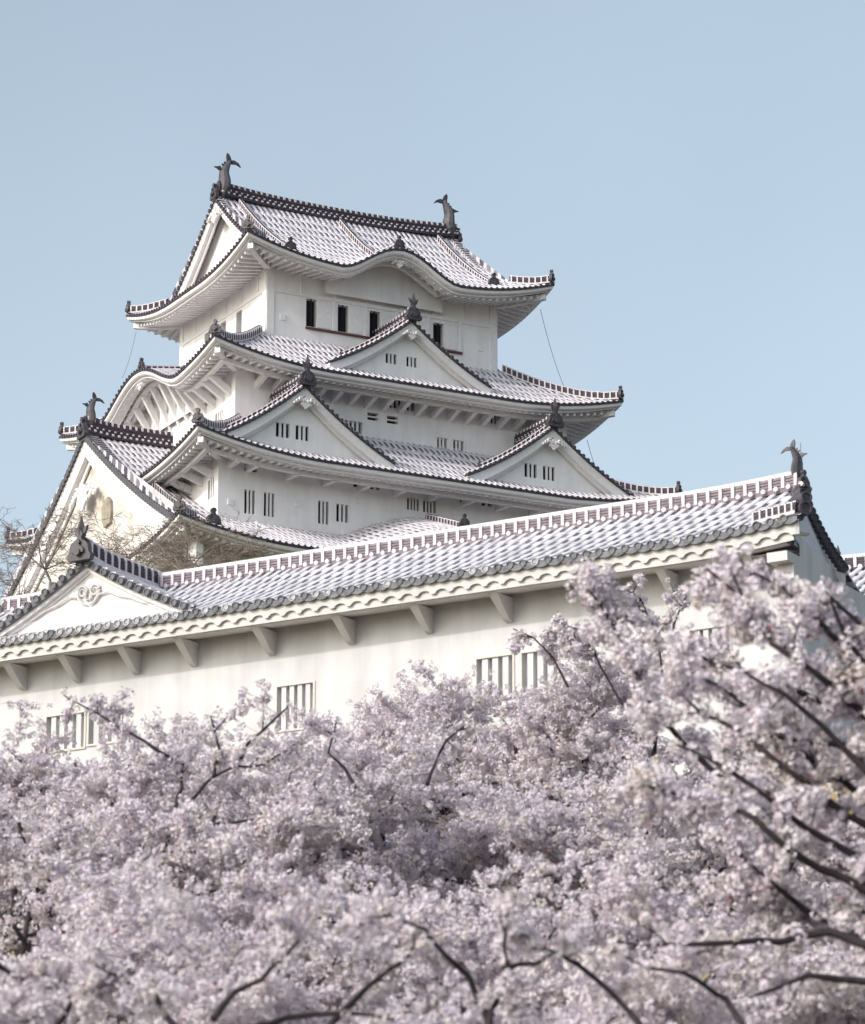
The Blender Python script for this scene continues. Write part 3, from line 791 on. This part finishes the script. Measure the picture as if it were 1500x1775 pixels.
sof = MB(); sof.quad((-9.4, -.6, 19.22), (12.7, -.6, 19.22), (12.7, .05, 19.32), (-9.4, .05, 19.32)); sof.build('soffit', TRIMF, roofF, fz)
for x in (-8.4, -6.87, -5.34, -3.72, -2.17, -.11, 1.94, 3.90, 5.86, 7.82, 9.78, 11.74):
    b_ = MB(); zt = zF(x, 0) - .42; h1, h2 = .105, .075
    b_.hexa([(x - h2, -.16, 18.74), (x + h2, -.16, 18.74), (x + h2, 0.0, 18.70), (x - h2, 0.0, 18.70),
             (x - h1, -.76, zt), (x + h1, -.76, zt), (x + h1, 0.0, zt), (x - h1, 0.0, zt)])
    b_.build('eave_bracket', TRIMF, tur, fz)
# facade
WC = mat_plaster('turret_wall_plaster', (0.63, 0.62, 0.645), .16)
fw = [(-6.2, -5.15, 17.2, 18.0), (-5.02, -4.15, 17.24, 18.0), (0.02, .95, 17.0, 17.98), (5.05, 5.92, 17.1, 18.0), (6.15, 7.0, 17.1, 18.0), (10.1, 11.0, 17.1, 18.0)]
PW = lambda u, d, z: (u, d, z)
m_ = MB(); wall_panel(m_, PW, -9.4, 12.7, 14.9, lambda u: 19.4 + lf_(u), fw, .16)
wl = m_.build('wall', WC, tur, fz)
PALEW = mat('window_recess_plaster', (.66, .65, .64), .9, .1)  # one even pale tone for the backs of the turret window recesses
for w in fw:
    a, b, z0, z1 = w
    mb = MB(); mb.quad((a, .155, z0), (b, .155, z0), (b, .155, z1), (a, .155, z1)); wi = mb.build('window', PALEW, tur, fz)
    nb = 4 if b - a > .9 else 3; bb = MB(); bw = (b - a) / (2 * nb + 1) * 1.15
    for q in range(nb):
        uc = a + (b - a) * (q + .75) / (nb + .5); bb.box(uc - bw / 2, uc + bw / 2, .02, .14, z0, z1)
    bb.build('bars', WC, wi, fz)
    fb = MB(); fb.box(a - .05, b + .05, -.02, 0, z1, z1 + .03); fb.box(a - .05, b + .05, -.035, 0, z0 - .045, z0); fb.box(a - .05, a, -.02, 0, z0, z1); fb.box(b, b + .05, -.02, 0, z0, z1)
    fb.build('frame', mat('weathered_frame', (.66, .61, .57), .8, .15), wi, fz)
# left gable (dormer) on the turret
zap, zft = 21.42, 19.95
hf = 2.95
prof = lambda u: zap - (zap - zft) * (1.22 * (abs(u) / hf) - .22 * (abs(u) / hf) ** 2)
Pd = lambda u, d, z: (-4.95 + u, -.42 + d, z)
Gd = gable(tur, Pd, prof, hf, 19.7, 2.95, pitch=.27, R=.075, joint=.42, tm=FTILE, dz=fz, board=.20, thick=.10, recess=.22, orn=.6, ridge_h=.34, ridge_w=.26, pend=0, verge_m=GREYT, desc=False, ridge_style='tick', vstep=.27, ridge_len=3.0)
# raised vine relief below the pendant
vr = MB()
for sg in (-1, 1):
    pts = [Pd(sg * u, .16, z) for u, z in ((.25, 20.62), (.55, 20.66), (.85, 20.52), (1.15, 20.44), (1.5, 20.28), (1.9, 20.2), (2.2, 20.05))]
    vr.tube(pts, [.03, .022, .03, .02, .024, .014, .008], 6)
    sp_ = []                                  # scroll curling in from the vine, then down to the heart tip
    for k in range(22):
        a = math.radians(200 - 26 * k); r_ = .045 + .0050 * k
        sp_.append(Pd(sg * (.17 + r_ * math.cos(a) * .9), .17, 20.74 + r_ * math.sin(a)))
    vr.tube(sp_, [.016 + .0009 * k for k in range(22)], 6)
    vr.tube([Pd(sg * u, .17, z) for u, z in ((.30, 20.74), (.27, 20.60), (.17, 20.48), (.03, 20.41))], [.036, .042, .036, .02], 6)
    vr.tube([Pd(sg * u, .17, z) for u, z in ((.03, 20.52), (.09, 20.60), (.07, 20.70), (.02, 20.82))], [.03, .036, .03, .012], 6)
vr.build('relief', TRIMF, Gd, fz)
# right end: gable face and its verges
apx = (11.5, 2.5, zrF + .05); fc = (13.0, -.95, zF(13.0, 0)); bk = (12.58, 2.25, 19.45)
endw = MB(); endw.poly([(12.75, -.3, 14.9), (12.35, 2.4, 14.9), (12.35, 2.4, 19.5), (12.75, -.3, 19.6)]); endw.poly([(12.75, -.55, 19.35), (12.35, 2.35, 19.35), (11.5, 2.42, zrF - .1)]); endw.build('end_wall', WC, tur, fz)
for nm, p0, p1, side in (('front', apx, fc, 1), ('back', apx, bk, 1)):
    b_ = MB(); d_ = MB(); w_ = MB()
    p0 = np.array(p0); p1 = np.array(p1); N = 15
    out = np.array((.93, -.36, 0)) if nm == 'front' else np.array((.80, -.6, 0))
    for k in range(N):
        q = (k + .5) / N; c = p0 + (p1 - p0) * q; c[2] -= .16 * math.sin(math.pi * q)
        d_.disc_cyl(c + out * .12, out, .095, .30, 12, rim=True)
    mid = [p0 + (p1 - p0) * q + np.array((0, 0, -.16 * math.sin(math.pi * q) - .12)) for q in np.linspace(0, 1, 8)]
    b_.sweep(mid, [(.05, -.22), (.05, .08), (-.05, .08), (-.05, -.22)])
    o = d_.build('verge_tiles', DARK, roofF, fz); b_.build('bargeboard', TRIMF, roofF, fz)
cr = [(12.95, -.75, zF(12.8, .2) + .12), (12.3, -.62, zF(12.3, .4) + .06), (11.9, -.6, zF(11.9, .4) + .05)]
ridge(roofF, cr, .22, .20, .16, fz, 'tick', .06, name='corner_ridge')
for c_, r_ in (((13.12, -.72, zF(13, .2) + .17), .15), ((12.4, .9, 20.75), .13)):
    mb = MB(); mb.disc_cyl(c_, (.8, -.6, 0), r_, .3, 16, rim=True); mb.build('ornament', DARK, roofF, fz)
fish(roofF, (11.42, 2.5, zrF + .42), (1, 0, 0), .33, fz)
ornament(roofF, (11.62, 2.45, zrF - .05), (1, -.2, 0), .40, False, None, fz)
rod = MB(); rod.tube([(11.55, 2.5, zrF + .7), (11.56, 2.5, zrF + 1.05)], [.008, .005], 5); rod.build('lightning_rod', DARK, roofF, fz)
# corner bracket under the right eave
cb = MB(); cb.box(12.3, 12.75, -.9, -.1, 18.95, 19.15); cb.box(12.4, 12.75, -.6, -.1, 18.65, 18.95); cb.build('corner_bracket', TRIMF, tur, fz)
# core so the turret is closed, and its stone footing
cr_ = MB(); cr_.box(-9.4, 12.2, .4, 5.0, 14.9, 19.4); cr_.build('rear_wall', WC, tur, fz)

sw = MB(); rws = []
for z, y in ((14.9, -.25), (13, -.7), (11, -1.4), (8.5, -2.5), (6, -4)): rws.append([(-14, y, z), (-6, y, z), (0, y, z), (6, y, z), (15.5, y, z)])
sw.grid(rws[::-1]); sw.quad((-14, -.25, 14.9), (15.5, -.25, 14.9), (15.5, 6, 14.9), (-14, 6, 14.9))
o = sw.build('stone_wall', STONE); o.location = (-3.41, 78.84, 0); o.rotation_euler = (0, 0, TF)
tag(o, 'brown fieldstone retaining wall under the long white turret, behind the blossom', 'wall')

# neighbouring roof at the right edge
nb = empty('neighbour_turret', at(1525, 1000, 84), math.radians(-30.5), 'small tiled roof end just visible behind the cherry branches at the right edge', 'building')
field(lambda s, t, z: (s, -1.6 + t, z), -1.3, 3.5, lambda s, t: .55 * t - .8, lambda s: 2.3, .3, .075, .42, nt=20, parent=nb, m=FTILE, name='roof')
ridge(nb, [(-1.3, .7, .5), (0, .7, .44), (3.5, .7, .44)], .3, .3, .3, 0, 'full', .075)
ornament(nb, (-1.35, .7, .45), (-1, 0, 0), .38, True)
nw = MB(); nw.box(-1.1, 3.5, -1.1, 1.8, -6.5, -.7); nw.build('wall', WC, nb)
e = MB()
for k in range(15): e.disc_cyl((-1.1 + .3 * k, -1.66, -.76), (0, -1, 0), .088, .2, 12, rim=True)
e.build('eave_tile_ends', GREYT, nb)

# ================================================================== thin cables on the keep's right corners
def cable(name, pts, label, r=.014):
    mb = MB(); mb.tube(pts, [r] * len(pts), 5); o = mb.build(name, DARK); tag(o, label, 'cable', group='lightning cables hanging from the keep eaves'); return o
def sag(p, q, n=8, s=.3): 
    p, q = np.array(p), np.array(q); return [tuple(p + (q - p) * k / n + np.array((0, 0, -s * 4 * (k / n) * (1 - k / n)))) for k in range(n + 1)]
Yc = 191.7
cable('lightning_cable', sag(at(937, 536, 190), at(977, 668, 189)), 'thin dark cable hanging from the top right eave to the second roof')
cable('lightning_cable', sag(at(1018, 762, 189), at(1046, 838, 188)), 'thin dark cable dropping below the second roof at its right corner')
cable('lightning_cable', sag(at(236, 575, 196), at(212, 655, 196)), 'thin dark cable dropping from the top roof left corner', .010)

# ================================================================== GROUND
def gz(Y):
    xs = [-50, 18, 35, 48, 62, 72, 84, 110, 150, 190, 260, 5000]; zs = [-1.6, -1.6, .4, 3.6, 6.8, 8.0, 13.2, 20, 30, 35.5, 33, 20]
    return float(np.interp(Y, xs, zs))
gm = MB(); Ys = [-60, 0, 10, 18, 22, 26, 30, 35, 40, 48, 55, 62, 68, 72, 76, 80, 84, 95, 110, 130, 150, 170, 190, 220, 260, 500, 1500, 5000]
rng = random.Random(3); rws = []
for Y in Ys:
    rws.append([(x, Y, gz(Y) + (rng.uniform(-.25, .25) if abs(x) < 60 and 20 < Y < 150 else 0)) for x in [-4000, -800, -200, -60, -40, -30, -22, -15, -10, -5, 0, 5, 10, 15, 22, 30, 40, 60, 200, 800, 4000]])
gm.grid([r[::-1] for r in rws])
GRASS = mat('ground_turf', (.11, .10, .05), .95, 0, .8, .3, col2=(.07, .055, .035))
tag(gm.build('ground', GRASS, smooth=True), kind='structure')

# ================================================================== TREES
BARK = mat('cherry_bark', (.050, .037, .045), .85, .5, 9, .4)
def mat_petal():
    m = bpy.data.materials.new('blossom_petal'); m.use_nodes = True
    n = m.node_tree; b = n.nodes['Principled BSDF']; b.inputs['Roughness'].default_value = .7; b.inputs['Specular IOR Level'].default_value = .15
    tc = n.nodes.new('ShaderNodeTexCoord'); nz = n.nodes.new('ShaderNodeTexNoise'); nz.inputs['Scale'].default_value = 3.2; nz.inputs['Detail'].default_value = 5
    n.links.new(tc.outputs['Object'], nz.inputs['Vector'])
    r = n.nodes.new('ShaderNodeValToRGB'); e = r.color_ramp.elements
    e[0].position = .36; e[0].color = (.74, .665, .65, 1); e[1].position = .60; e[1].color = (.74, .66, .735, 1)
    k = e.new(.48); k.color = (.81, .745, .80, 1)
    n.links.new(nz.outputs['Fac'], r.inputs['Fac']); n.links.new(r.outputs[0], b.inputs['Base Color'])
    tr = n.nodes.new('ShaderNodeBsdfTranslucent'); n.links.new(r.outputs[0], tr.inputs['Color'])
    mx = n.nodes.new('ShaderNodeMixShader'); mx.inputs[0].default_value = .12
    out = n.nodes['Material Output']; n.links.new(b.outputs[0], mx.inputs[1]); n.links.new(tr.outputs[0], mx.inputs[2]); n.links.new(mx.outputs[0], out.inputs[0])
    return m
PETAL = mat_petal()
CALYX = mat('calyx', (.22, .07, .10), .7)
LEAFY = mat('young_leaf', (.30, .25, .08), .7)

def norm(v): return v / (np.linalg.norm(v) + 1e-9)
def skeleton(seed, height, spread, limbs=None, levels=4, kids=(5, 5, 7, 6), trunk=1.5, r0=.16):
    rg = np.random.RandomState(seed); segs = []; twigs = []
    def grow(p, d, ln, r, lv):
        n = 6 if lv < 2 else 5; pts = [p]; c = p
        for k in range(n):
            d = norm(d + rg.normal(0, .16 + .03 * lv, 3) + np.array((0, 0, .05 if lv < 2 else .02)))
            c = c + d * np.array((1, 1, .75 if lv > 1 else 1.)) * ln / n; pts.append(c)
        rad = [r * (1 - .72 * k / n) for k in range(n + 1)]
        segs.append((pts, rad, lv))
        if lv >= levels - 1: twigs.append(pts); 
        if lv == levels - 2: twigs.append(pts[2:])
        if lv < levels:
            for i in range(kids[min(lv, len(kids) - 1)]):
                q = rg.uniform(.22, 1.0); j = min(int(q * n), n - 1); b = pts[j] + (pts[j + 1] - pts[j]) * (q * n - j)
                dd = pts[j + 1] - pts[j]; dd = norm(dd)
                s = norm(np.cross(dd, rg.normal(0, 1, 3))); ang = rg.uniform(.5, 1.0)
                nd = dd * math.cos(ang) + s * math.sin(ang) + np.array((0, 0, .10)); nd = norm(nd * np.array((1, 1, (.30 if lv >= 2 else .55) if lv >= 1 else 1.)))
                grow(b, nd, ln * rg.uniform(.42, .62), max(rad[j] * .55, .0035), lv + 1)
    base = np.array((0., 0, 0)); top = np.array((rg.uniform(-.2, .2), rg.uniform(-.2, .2), trunk))
    segs.append(([base - np.array((0, 0, .4)), base + (top - base) * .5 + rg.normal(0, .06, 3), top], [r0 * 1.5, r0 * 1.15, r0], 0))
    if limbs is None:
        L = []; n = 6; 
        for i in range(n):
            a = 6.2832 * (i + rg.uniform(-.3, .3)) / n; el = rg.uniform(.45, 1.0)
            L.append((np.array((math.cos(a) * math.cos(el), math.sin(a) * math.cos(el), math.sin(el))), spread * rg.uniform(.85, 1.1)))
        L.append((np.array((.1, .1, 1.)), spread * .8))
    else: L = limbs
    for d, ln in L: grow(top, norm(np.array(d, float)), ln, r0 * .6, 1)
    return segs, twigs

def branch_mesh(segs, name, m, parent, minr=0.0):
    mb = MB()
    for pts, rad, lv in segs:
        if max(rad) < minr: continue
        mb.tube(pts, rad, 7 if lv < 2 else 4 if lv < 3 else 3)
    return mb.build(name, m, parent, smooth=True)

def blossom_mesh(twigs, seed, parent, step=.10, jit=.038, rad=(.036, .074), nf=18, petal=.0215, keepf=1.0, name='crown'):
    rg = np.random.RandomState(seed); C = []
    for pts in twigs:
        P = np.array(pts); seg = np.linalg.norm(P[1:] - P[:-1], axis=1); L = seg.sum(); k = max(1, int(L / step)); cum = np.concatenate([[0], np.cumsum(seg)])
        for d in np.linspace(.02, L, k):
            if rg.rand() > keepf: continue
            i = min(np.searchsorted(cum, d, side='right') - 1, len(seg) - 1); C.append(P[i] + (P[i + 1] - P[i]) * (d - cum[i]) / max(seg[i], 1e-6))
    C = np.array(C); C += rg.normal(0, jit, C.shape); N = len(C)
    R = rg.uniform(rad[0], rad[1], N)
    # flowers on the puff sphere
    D = rg.normal(0, 1, (N, nf, 3)); D /= np.linalg.norm(D, axis=2, keepdims=True)
    c = C[:, None, :] + D * R[:, None, None] * rg.uniform(.82, 1.0, (N, nf, 1))
    nrm = D + rg.normal(0, .25, D.shape); nrm /= np.linalg.norm(nrm, axis=2, keepdims=True)
    a = np.cross(nrm, rg.normal(0, 1, D.shape)); a /= np.linalg.norm(a, axis=2, keepdims=True); b = np.cross(nrm, a)
    ang = np.arange(5) * 2 * np.pi / 5
    def rim(off): 
        th = ang + off
        return (a[:, :, None, :] * np.cos(th)[None, None, :, None] + b[:, :, None, :] * np.sin(th)[None, None, :, None])
    ps = petal * rg.uniform(.8, 1.15, (N, nf, 1, 1))
    v0 = np.broadcast_to((c - nrm * petal * .2)[:, :, None, :], (N, nf, 5, 3))
    v1 = c[:, :, None, :] + rim(-.50) * ps + nrm[:, :, None, :] * ps * .12
    v2 = c[:, :, None, :] + rim(.50) * ps + nrm[:, :, None, :] * ps * .28
    V = np.stack([v0, v1, v2], axis=3).reshape(-1, 3)
    nt_ = len(V) // 3
    # a few calyx / leaf flecks
    M = int(N * .7); ix = rg.randint(0, N, M); q = C[ix] + rg.normal(0, .05, (M, 3)); s_ = .016
    V2 = (q[:, None, :] + rg.normal(0, s_, (M, 3, 3))).reshape(-1, 3)
    V = np.concatenate([V, V2]).astype(np.float32); n_all = len(V) // 3
    me = bpy.data.meshes.new(name); me.vertices.add(len(V)); me.vertices.foreach_set('co', V.ravel())
    me.loops.add(len(V)); me.loops.foreach_set('vertex_index', np.arange(len(V), dtype=np.int32))
    me.polygons.add(n_all); me.polygons.foreach_set('loop_start', np.arange(0, len(V), 3, dtype=np.int32)); me.polygons.foreach_set('loop_total', np.full(n_all, 3, dtype=np.int32))
    me.materials.append(PETAL); me.materials.append(CALYX); me.materials.append(LEAFY)
    mi = np.zeros(n_all, dtype=np.int32); mi[nt_:] = np.where(rg.rand(M) < .12, 2, 1); me.polygons.foreach_set('material_index', mi)
    me.update(); me.validate()
    o = bpy.data.objects.new(name, me); COL.objects.link(o); o.parent = parent
    print('blossom', name, N, 'puffs', n_all, 'tris', 'bounds', V.min(0), V.max(0))
    return o

protos = []
for sd in (11, 23, 37):
    root = empty('cherry_tree', (0, 0, 0))
    segs, tw = skeleton(sd, 6, 3.1)
    branch_mesh(segs, 'trunk', BARK, root)
    blossom_mesh(tw, sd + 1, root)
    protos.append(root)
used = [False] * 3
GROUPT = 'flowering cherry trees below the turret'
def put_tree(k, px, top, Y, rz, label, sc_=1.0, hgt=None):
    if not used[k]: o = protos[k]; used[k] = True
    else:
        o = protos[k].copy(); COL.objects.link(o)
        for ch in protos[k].children:
            c = ch.copy(); COL.objects.link(c); c.parent = o
    p = at(px, top, Y); H = TREE_H[k] * sc_
    o.location = (p[0], Y, p[2] - H); o.rotation_euler = (0, 0, rz); o.scale = (sc_,) * 3
    tag(o, label, 'cherry tree', group=GROUPT)
    return o
TREE_H = []
for r in protos:
    cr = [c for c in r.children if c.name.startswith('crown')][0]
    zz = np.zeros(len(cr.data.vertices) * 3, dtype=np.float32); cr.data.vertices.foreach_get('co', zz); TREE_H.append(float(np.percentile(zz[2::3], 99.7)))
TREES = [
 # far row, close under the turret wall (nearly sharp)
 (0, 620, 1228, 66, .3, 'cherry tree in pale blossom under the middle of the turret wall, below its second window', .9),
 (1, 840, 1172, 65, 1.2, 'cherry tree in blossom reaching up to the turret window right of the middle', .95),
 (2, 1060, 1175, 62, 2.2, 'tall blossoming cherry tree before the right half of the turret wall', 1.0),
 (0, 1290, 1270, 61, 3.3, 'blossoming cherry tree against the right end of the turret wall', .95),
 (1, 330, 1300, 63, 4.0, 'low blossoming cherry tree below the turret gable', .9),
 (1, 900, 1400, 57, 2.9, 'cherry crown filling the gap between the middle trees, cream blossom', .85),
 (0, -60, 1290, 56, 4.1, 'cherry tree cut by the left edge, beside the first turret window', .9),
 (2, 225, 1305, 55, 1.5, 'cherry tree spreading under the first turret window, below the gable', .9),
 # middle
 (2, 40, 1285, 54, .9, 'blossoming cherry tree at the left edge, its top over the first turret window', .95),
 (1, 420, 1242, 50, 2.6, 'cherry tree whose long twigs rise between the first and second turret windows', .92),
 (0, 700, 1345, 50, 5.0, 'full cherry crown at mid height, left of the centre gap', .9),
 (2, 930, 1330, 52, 5.5, 'cherry crown with creamy blossom in the middle of the bank', .9),
 (1, 1180, 1335, 50, .2, 'cherry tree with thin dark stems showing, right of the middle bank', .9),
 (0, 1420, 1350, 50, 1.9, 'cherry crown behind the bare right-hand branches', .9),
 (2, 200, 1345, 46, 3.5, 'broad cherry crown at the left of the middle bank', .95),
 # nearer rows
 (0, 0, 1480, 38, 2.0, 'soft blurred cherry crown at the lower left edge', .9),
 (1, 300, 1510, 37, 3.0, 'blurred cherry crown low in front, left of centre', .85),
 (2, 560, 1500, 38, 4.4, 'blurred cherry crown low in front, left of the forked limbs', .85),
 (0, 860, 1500, 37, .8, 'blurred cherry crown behind the forked limbs in the lower middle', .85),
 (1, 1130, 1560, 37, 5.2, 'blurred cherry crown low in front, right of the forked limbs', .85),
 (2, 1400, 1600, 37, 2.9, 'blurred cherry crown at the lower right corner', .85),
 (1, 140, 1640, 30, 1.1, 'nearest blurred cherry crown along the bottom edge at left', .8),
 (2, 700, 1660, 30, 3.9, 'nearest blurred cherry tree at the bottom edge in the middle, with dark forked limbs', .8),
 (0, 1200, 1680, 30, 5.9, 'nearest blurred cherry tree along the bottom edge at right', .8),
]
for k, px, top, Y, rz, lb, s_ in TREES: put_tree(k, px, top, Y, rz, lb, s_)

# big near tree whose long limbs reach in from the right, grown along real limb lines
root = empty('cherry_tree', (0, 0, 0), 0, 'near cherry tree whose dark limbs sweep up and left from the right edge', 'cherry tree', GROUPT)
p0 = np.array(at(1760, 1760, 31)); root.location = tuple(p0 - np.array((0, 0, 2.0)))
LIMBS = [
 (30, [(1620, 1330), (1493, 1160), (1453, 1113), (1427, 1083), (1393, 1050), (1350, 1015), (1265, 975)]),
 (29, [(1650, 1400), (1500, 1245), (1458, 1203), (1415, 1168), (1337, 1113), (1320, 1073), (1293, 1040), (1225, 985)]),
 (31, [(1620, 1290), (1486, 1238), (1415, 1210), (1338, 1178), (1240, 1150), (1180, 1110)]),
 (29, [(1640, 1540), (1500, 1432), (1444, 1393), (1391, 1351), (1331, 1305), (1285, 1270), (1220, 1235), (1160, 1190)]),
 (28, [(1650, 1600), (1500, 1541), (1423, 1506), (1363, 1470), (1306, 1418), (1257, 1396), (1187, 1382), (1116, 1361)]),
 (30, [(1600, 1690), (1451, 1604), (1398, 1580), (1345, 1537), (1289, 1488), (1230, 1445)]),
 (34, [(1560, 1560), (1300, 1400), (1181, 1284), (1148, 1245), (1120, 1203), (1092, 1150), (1067, 1090), (1043, 1050), (1015, 1015)]),
 (29, [(1640, 1340), (1486, 1294), (1423, 1287), (1363, 1282), (1300, 1275)]),
 (28, [(1600, 1680), (1440, 1615), (1352, 1632), (1282, 1632), (1197, 1639), (1070, 1632)]),
 (30, [(1640, 1250), (1560, 1160), (1500, 1090), (1430, 1025)]),
 (27, [(1640, 1760), (1500, 1700), (1400, 1690), (1300, 1730)]),
 (28.5, [(1640, 1440), (1500, 1335), (1430, 1262), (1360, 1205), (1290, 1165)]),
 (29.5, [(1640, 1500), (1500, 1385), (1420, 1330), (1340, 1262), (1255, 1195), (1190, 1160)]),
 (28.3, [(1640, 1600), (1500, 1490), (1400, 1440), (1330, 1380), (1240, 1320), (1170, 1290)]),
 (30.5, [(1640, 1660), (1520, 1585), (1430, 1560), (1320, 1560), (1230, 1530)]),
 (28.8, [(1640, 1290), (1520, 1170), (1470, 1110), (1440, 1040)]),
]
def guided(seed, limbs, origin, r0=.05, dens=3, first=1, sl=(.35, .75), keep_=.62, back=.9):
    rg = np.random.RandomState(seed); segs = []; twigs = []
    def sub(p, d, ln, r, lv):
        n = 5; pts = [p]; c = p
        for k in range(n):
            d = norm(d + rg.normal(0, .17, 3)); c = c + d * ln / n; pts.append(c)
        segs.append((pts, [r * (1 - .7 * k / n) for k in range(n + 1)], lv)); twigs.append(pts)
        if lv < 4:
            for i in range(3):
                j = rg.randint(1, n); s_ = norm(np.cross(d, rg.normal(0, 1, 3))); sub(pts[j], norm(d + s_ * .8), ln * .5, r * .55, lv + 1)
    for Y, pxs in limbs:
        raw = [np.array(at(x, y, Y + .15 * math.sin(k * 1.3))) - origin for k, (x, y) in enumerate(pxs)]
        pts = []
        for a, b in zip(raw[:-1], raw[1:]):
            m = max(2, int(np.linalg.norm(b - a) / .18))
            for q in range(m): pts.append(a + (b - a) * q / m + rg.normal(0, .008, 3))
        pts.append(raw[-1]); n = len(pts)
        rad = [(r0 * (1 - .88 * k / n) + .004) * (1 + .16 * rg.rand()) for k in range(n)]; segs.append((pts, rad, 1)); twigs.append(pts[int(n * .75):])
        for k in range(first, n - 1):
            dd = norm(pts[k + 1] - pts[k])
            for q in range(dens):
                s_ = norm(np.cross(dd, rg.normal(0, 1, 3)) + np.array((0, back, .15)))
                if rg.rand() < keep_: sub(pts[k], norm(dd * .6 + s_ * .9), rg.uniform(*sl) * (1 if k > n * .3 else .8), .011, 2)
    return segs, twigs
origin = np.array(root.location)
segs, tw = guided(71, LIMBS, origin, .036, 3, 1, (.24, .56), .40, 1.5)
for Y, pxs in LIMBS:
    a = np.array(at(*pxs[0], Y)) - origin; b = p0 - origin
    segs.append(([b, b + (a - b) * .5 + np.array((0, 0, .1)), a], [.11, .08, .056], 1))
segs.append(([np.array((0, 0, -2.5)), np.array((0.05, 0, 0)), p0 - origin], [.26, .19, .13], 0))
branch_mesh(segs, 'trunk', BARK, root); blossom_mesh(tw, 72, root, step=.085, jit=.04, keepf=.85)

# stout dark limbs standing out of single crowns (each belongs to its own tree)
def extra(tree, Y, paths, seed, r0=.03, dens=1, sl=(.2, .45)):
    segs, tw = guided(seed, [(Y, p) for p in paths], np.array((0, 0, 0.)), r0 * .85, dens, 3, sl, .45, 1.0)
    inv = np.array(tree.matrix_basis.inverted())
    T = lambda q: (inv @ np.array((*q, 1.)))[:3]
    segs = [([T(q) for q in p], r, l) for p, r, l in segs]; tw = [[T(q) for q in p] for p in tw]
    branch_mesh(segs, 'limb', BARK, tree); blossom_mesh(tw, seed + 1, tree, step=.10, jit=.04, name='limb_blossom')
bpy.context.view_layer.update()
TR = {lb: o for o, lb in [(o, o['label']) for o in COL.objects if o.parent is None and o.name.startswith('cherry_tree')]}
def T_(frag): return [o for lb, o in TR.items() if frag in lb][0]
extra(T_('edge in the middle'), 25.6, [[(850, 1810), (847, 1763), (810, 1696), (775, 1657), (736, 1611), (697, 1597), (650, 1570)], [(850, 1800), (848, 1756), (870, 1727), (875, 1671), (875, 1618), (860, 1575)], [(875, 1678), (900, 1672), (930, 1669), (965, 1650)], [(560, 1800), (599, 1749), (641, 1710), (704, 1660), (735, 1625)], [(440, 1780), (500, 1763), (606, 1756), (683, 1768)]], 201, .036, 1, (.2, .42))
extra(T_('bottom edge at right'), 25.8, [[(1290, 1780), (1260, 1735), (1225, 1710), (1183, 1685), (1130, 1678), (1080, 1655)], [(1120, 1790), (1060, 1720), (1000, 1671), (972, 1653), (922, 1643)]], 205, .03, 1, (.2, .42))
extra(T_('bottom edge at left'), 25.4, [[(92, 1810), (102, 1775), (123, 1741), (165, 1717), (215, 1690)], [(310, 1790), (268, 1724), (239, 1720), (211, 1692), (183, 1685), (140, 1660)], [(-40, 1640), (0, 1678), (46, 1703), (90, 1712)], [(370, 1770), (405, 1720), (454, 1699), (493, 1664), (520, 1630)]], 209, .032, 1, (.2, .42))
extra(T_('between the first and second'), 45.2, [[(305, 1400), (313, 1365), (317, 1326), (275, 1301), (225, 1270), (190, 1249), (151, 1227), (110, 1205)], [(330, 1400), (342, 1375), (370, 1347), (408, 1330), (458, 1326), (500, 1300)], [(370, 1347), (380, 1300), (365, 1240)], [(408, 1330), (430, 1290), (500, 1225)]], 217, .028, 2, (.25, .6))
extra(T_('left of the centre gap'), 45.5, [[(740, 1360), (754, 1326), (775, 1284), (817, 1249)], [(620, 1370), (599, 1333), (570, 1305), (585, 1242)]], 221, .028)
extra(T_('right half of the turret'), 58, [[(1100, 1250), (1053, 1180), (1030, 1127), (1000, 1090), (960, 1075)], [(985, 1190), (960, 1140), (925, 1105), (890, 1090)], [(1150, 1180), (1140, 1100), (1110, 1040), (1085, 1020)], [(1160, 1120), (1180, 1050), (1205, 1010)]], 225, .022, 2, (.25, .5))


# ---- leafless trees between the turret and the keep
TWIG = mat('bare_twig', (.30, .24, .22), .9, .3, 5)
def bare(px, top, Y, seed, label, hgt=4.0, sp=2.0, lv=4):
    root = empty('bare_tree', (0, 0, 0), 0, label, 'bare tree', 'leafless trees between turret and keep')
    segs, tw = skeleton(seed, hgt, sp, None, lv, (4, 5, 5, 5), .8, .06)
    segs = [(p, [max(q * .7, .0065) for q in r], l) for p, r, l in segs]
    branch_mesh(segs, 'trunk', TWIG, root)
    zt = max(p[-1][2] for p, _, _ in segs); pp = at(px, top, Y); root.location = (pp[0], Y, pp[2] - zt); return root
bare(330, 868, 112, 5, 'fine brown leafless tree before the keep right of the turret gable ornament', 4, 2.3)
bare(225, 890, 116, 6, 'bare tree with thin twigs before the weathered big keep gable', 3, 1.8)
bare(90, 870, 120, 7, 'bare tree behind the left slope of the turret gable', 4, 2.3)
bare(10, 925, 118, 8, 'bare tree at the left edge against the sky', 4, 2.2)
bare(400, 925, 110, 9, 'low bare tree just above the turret ridge, right of its gable', 3, 1.6)
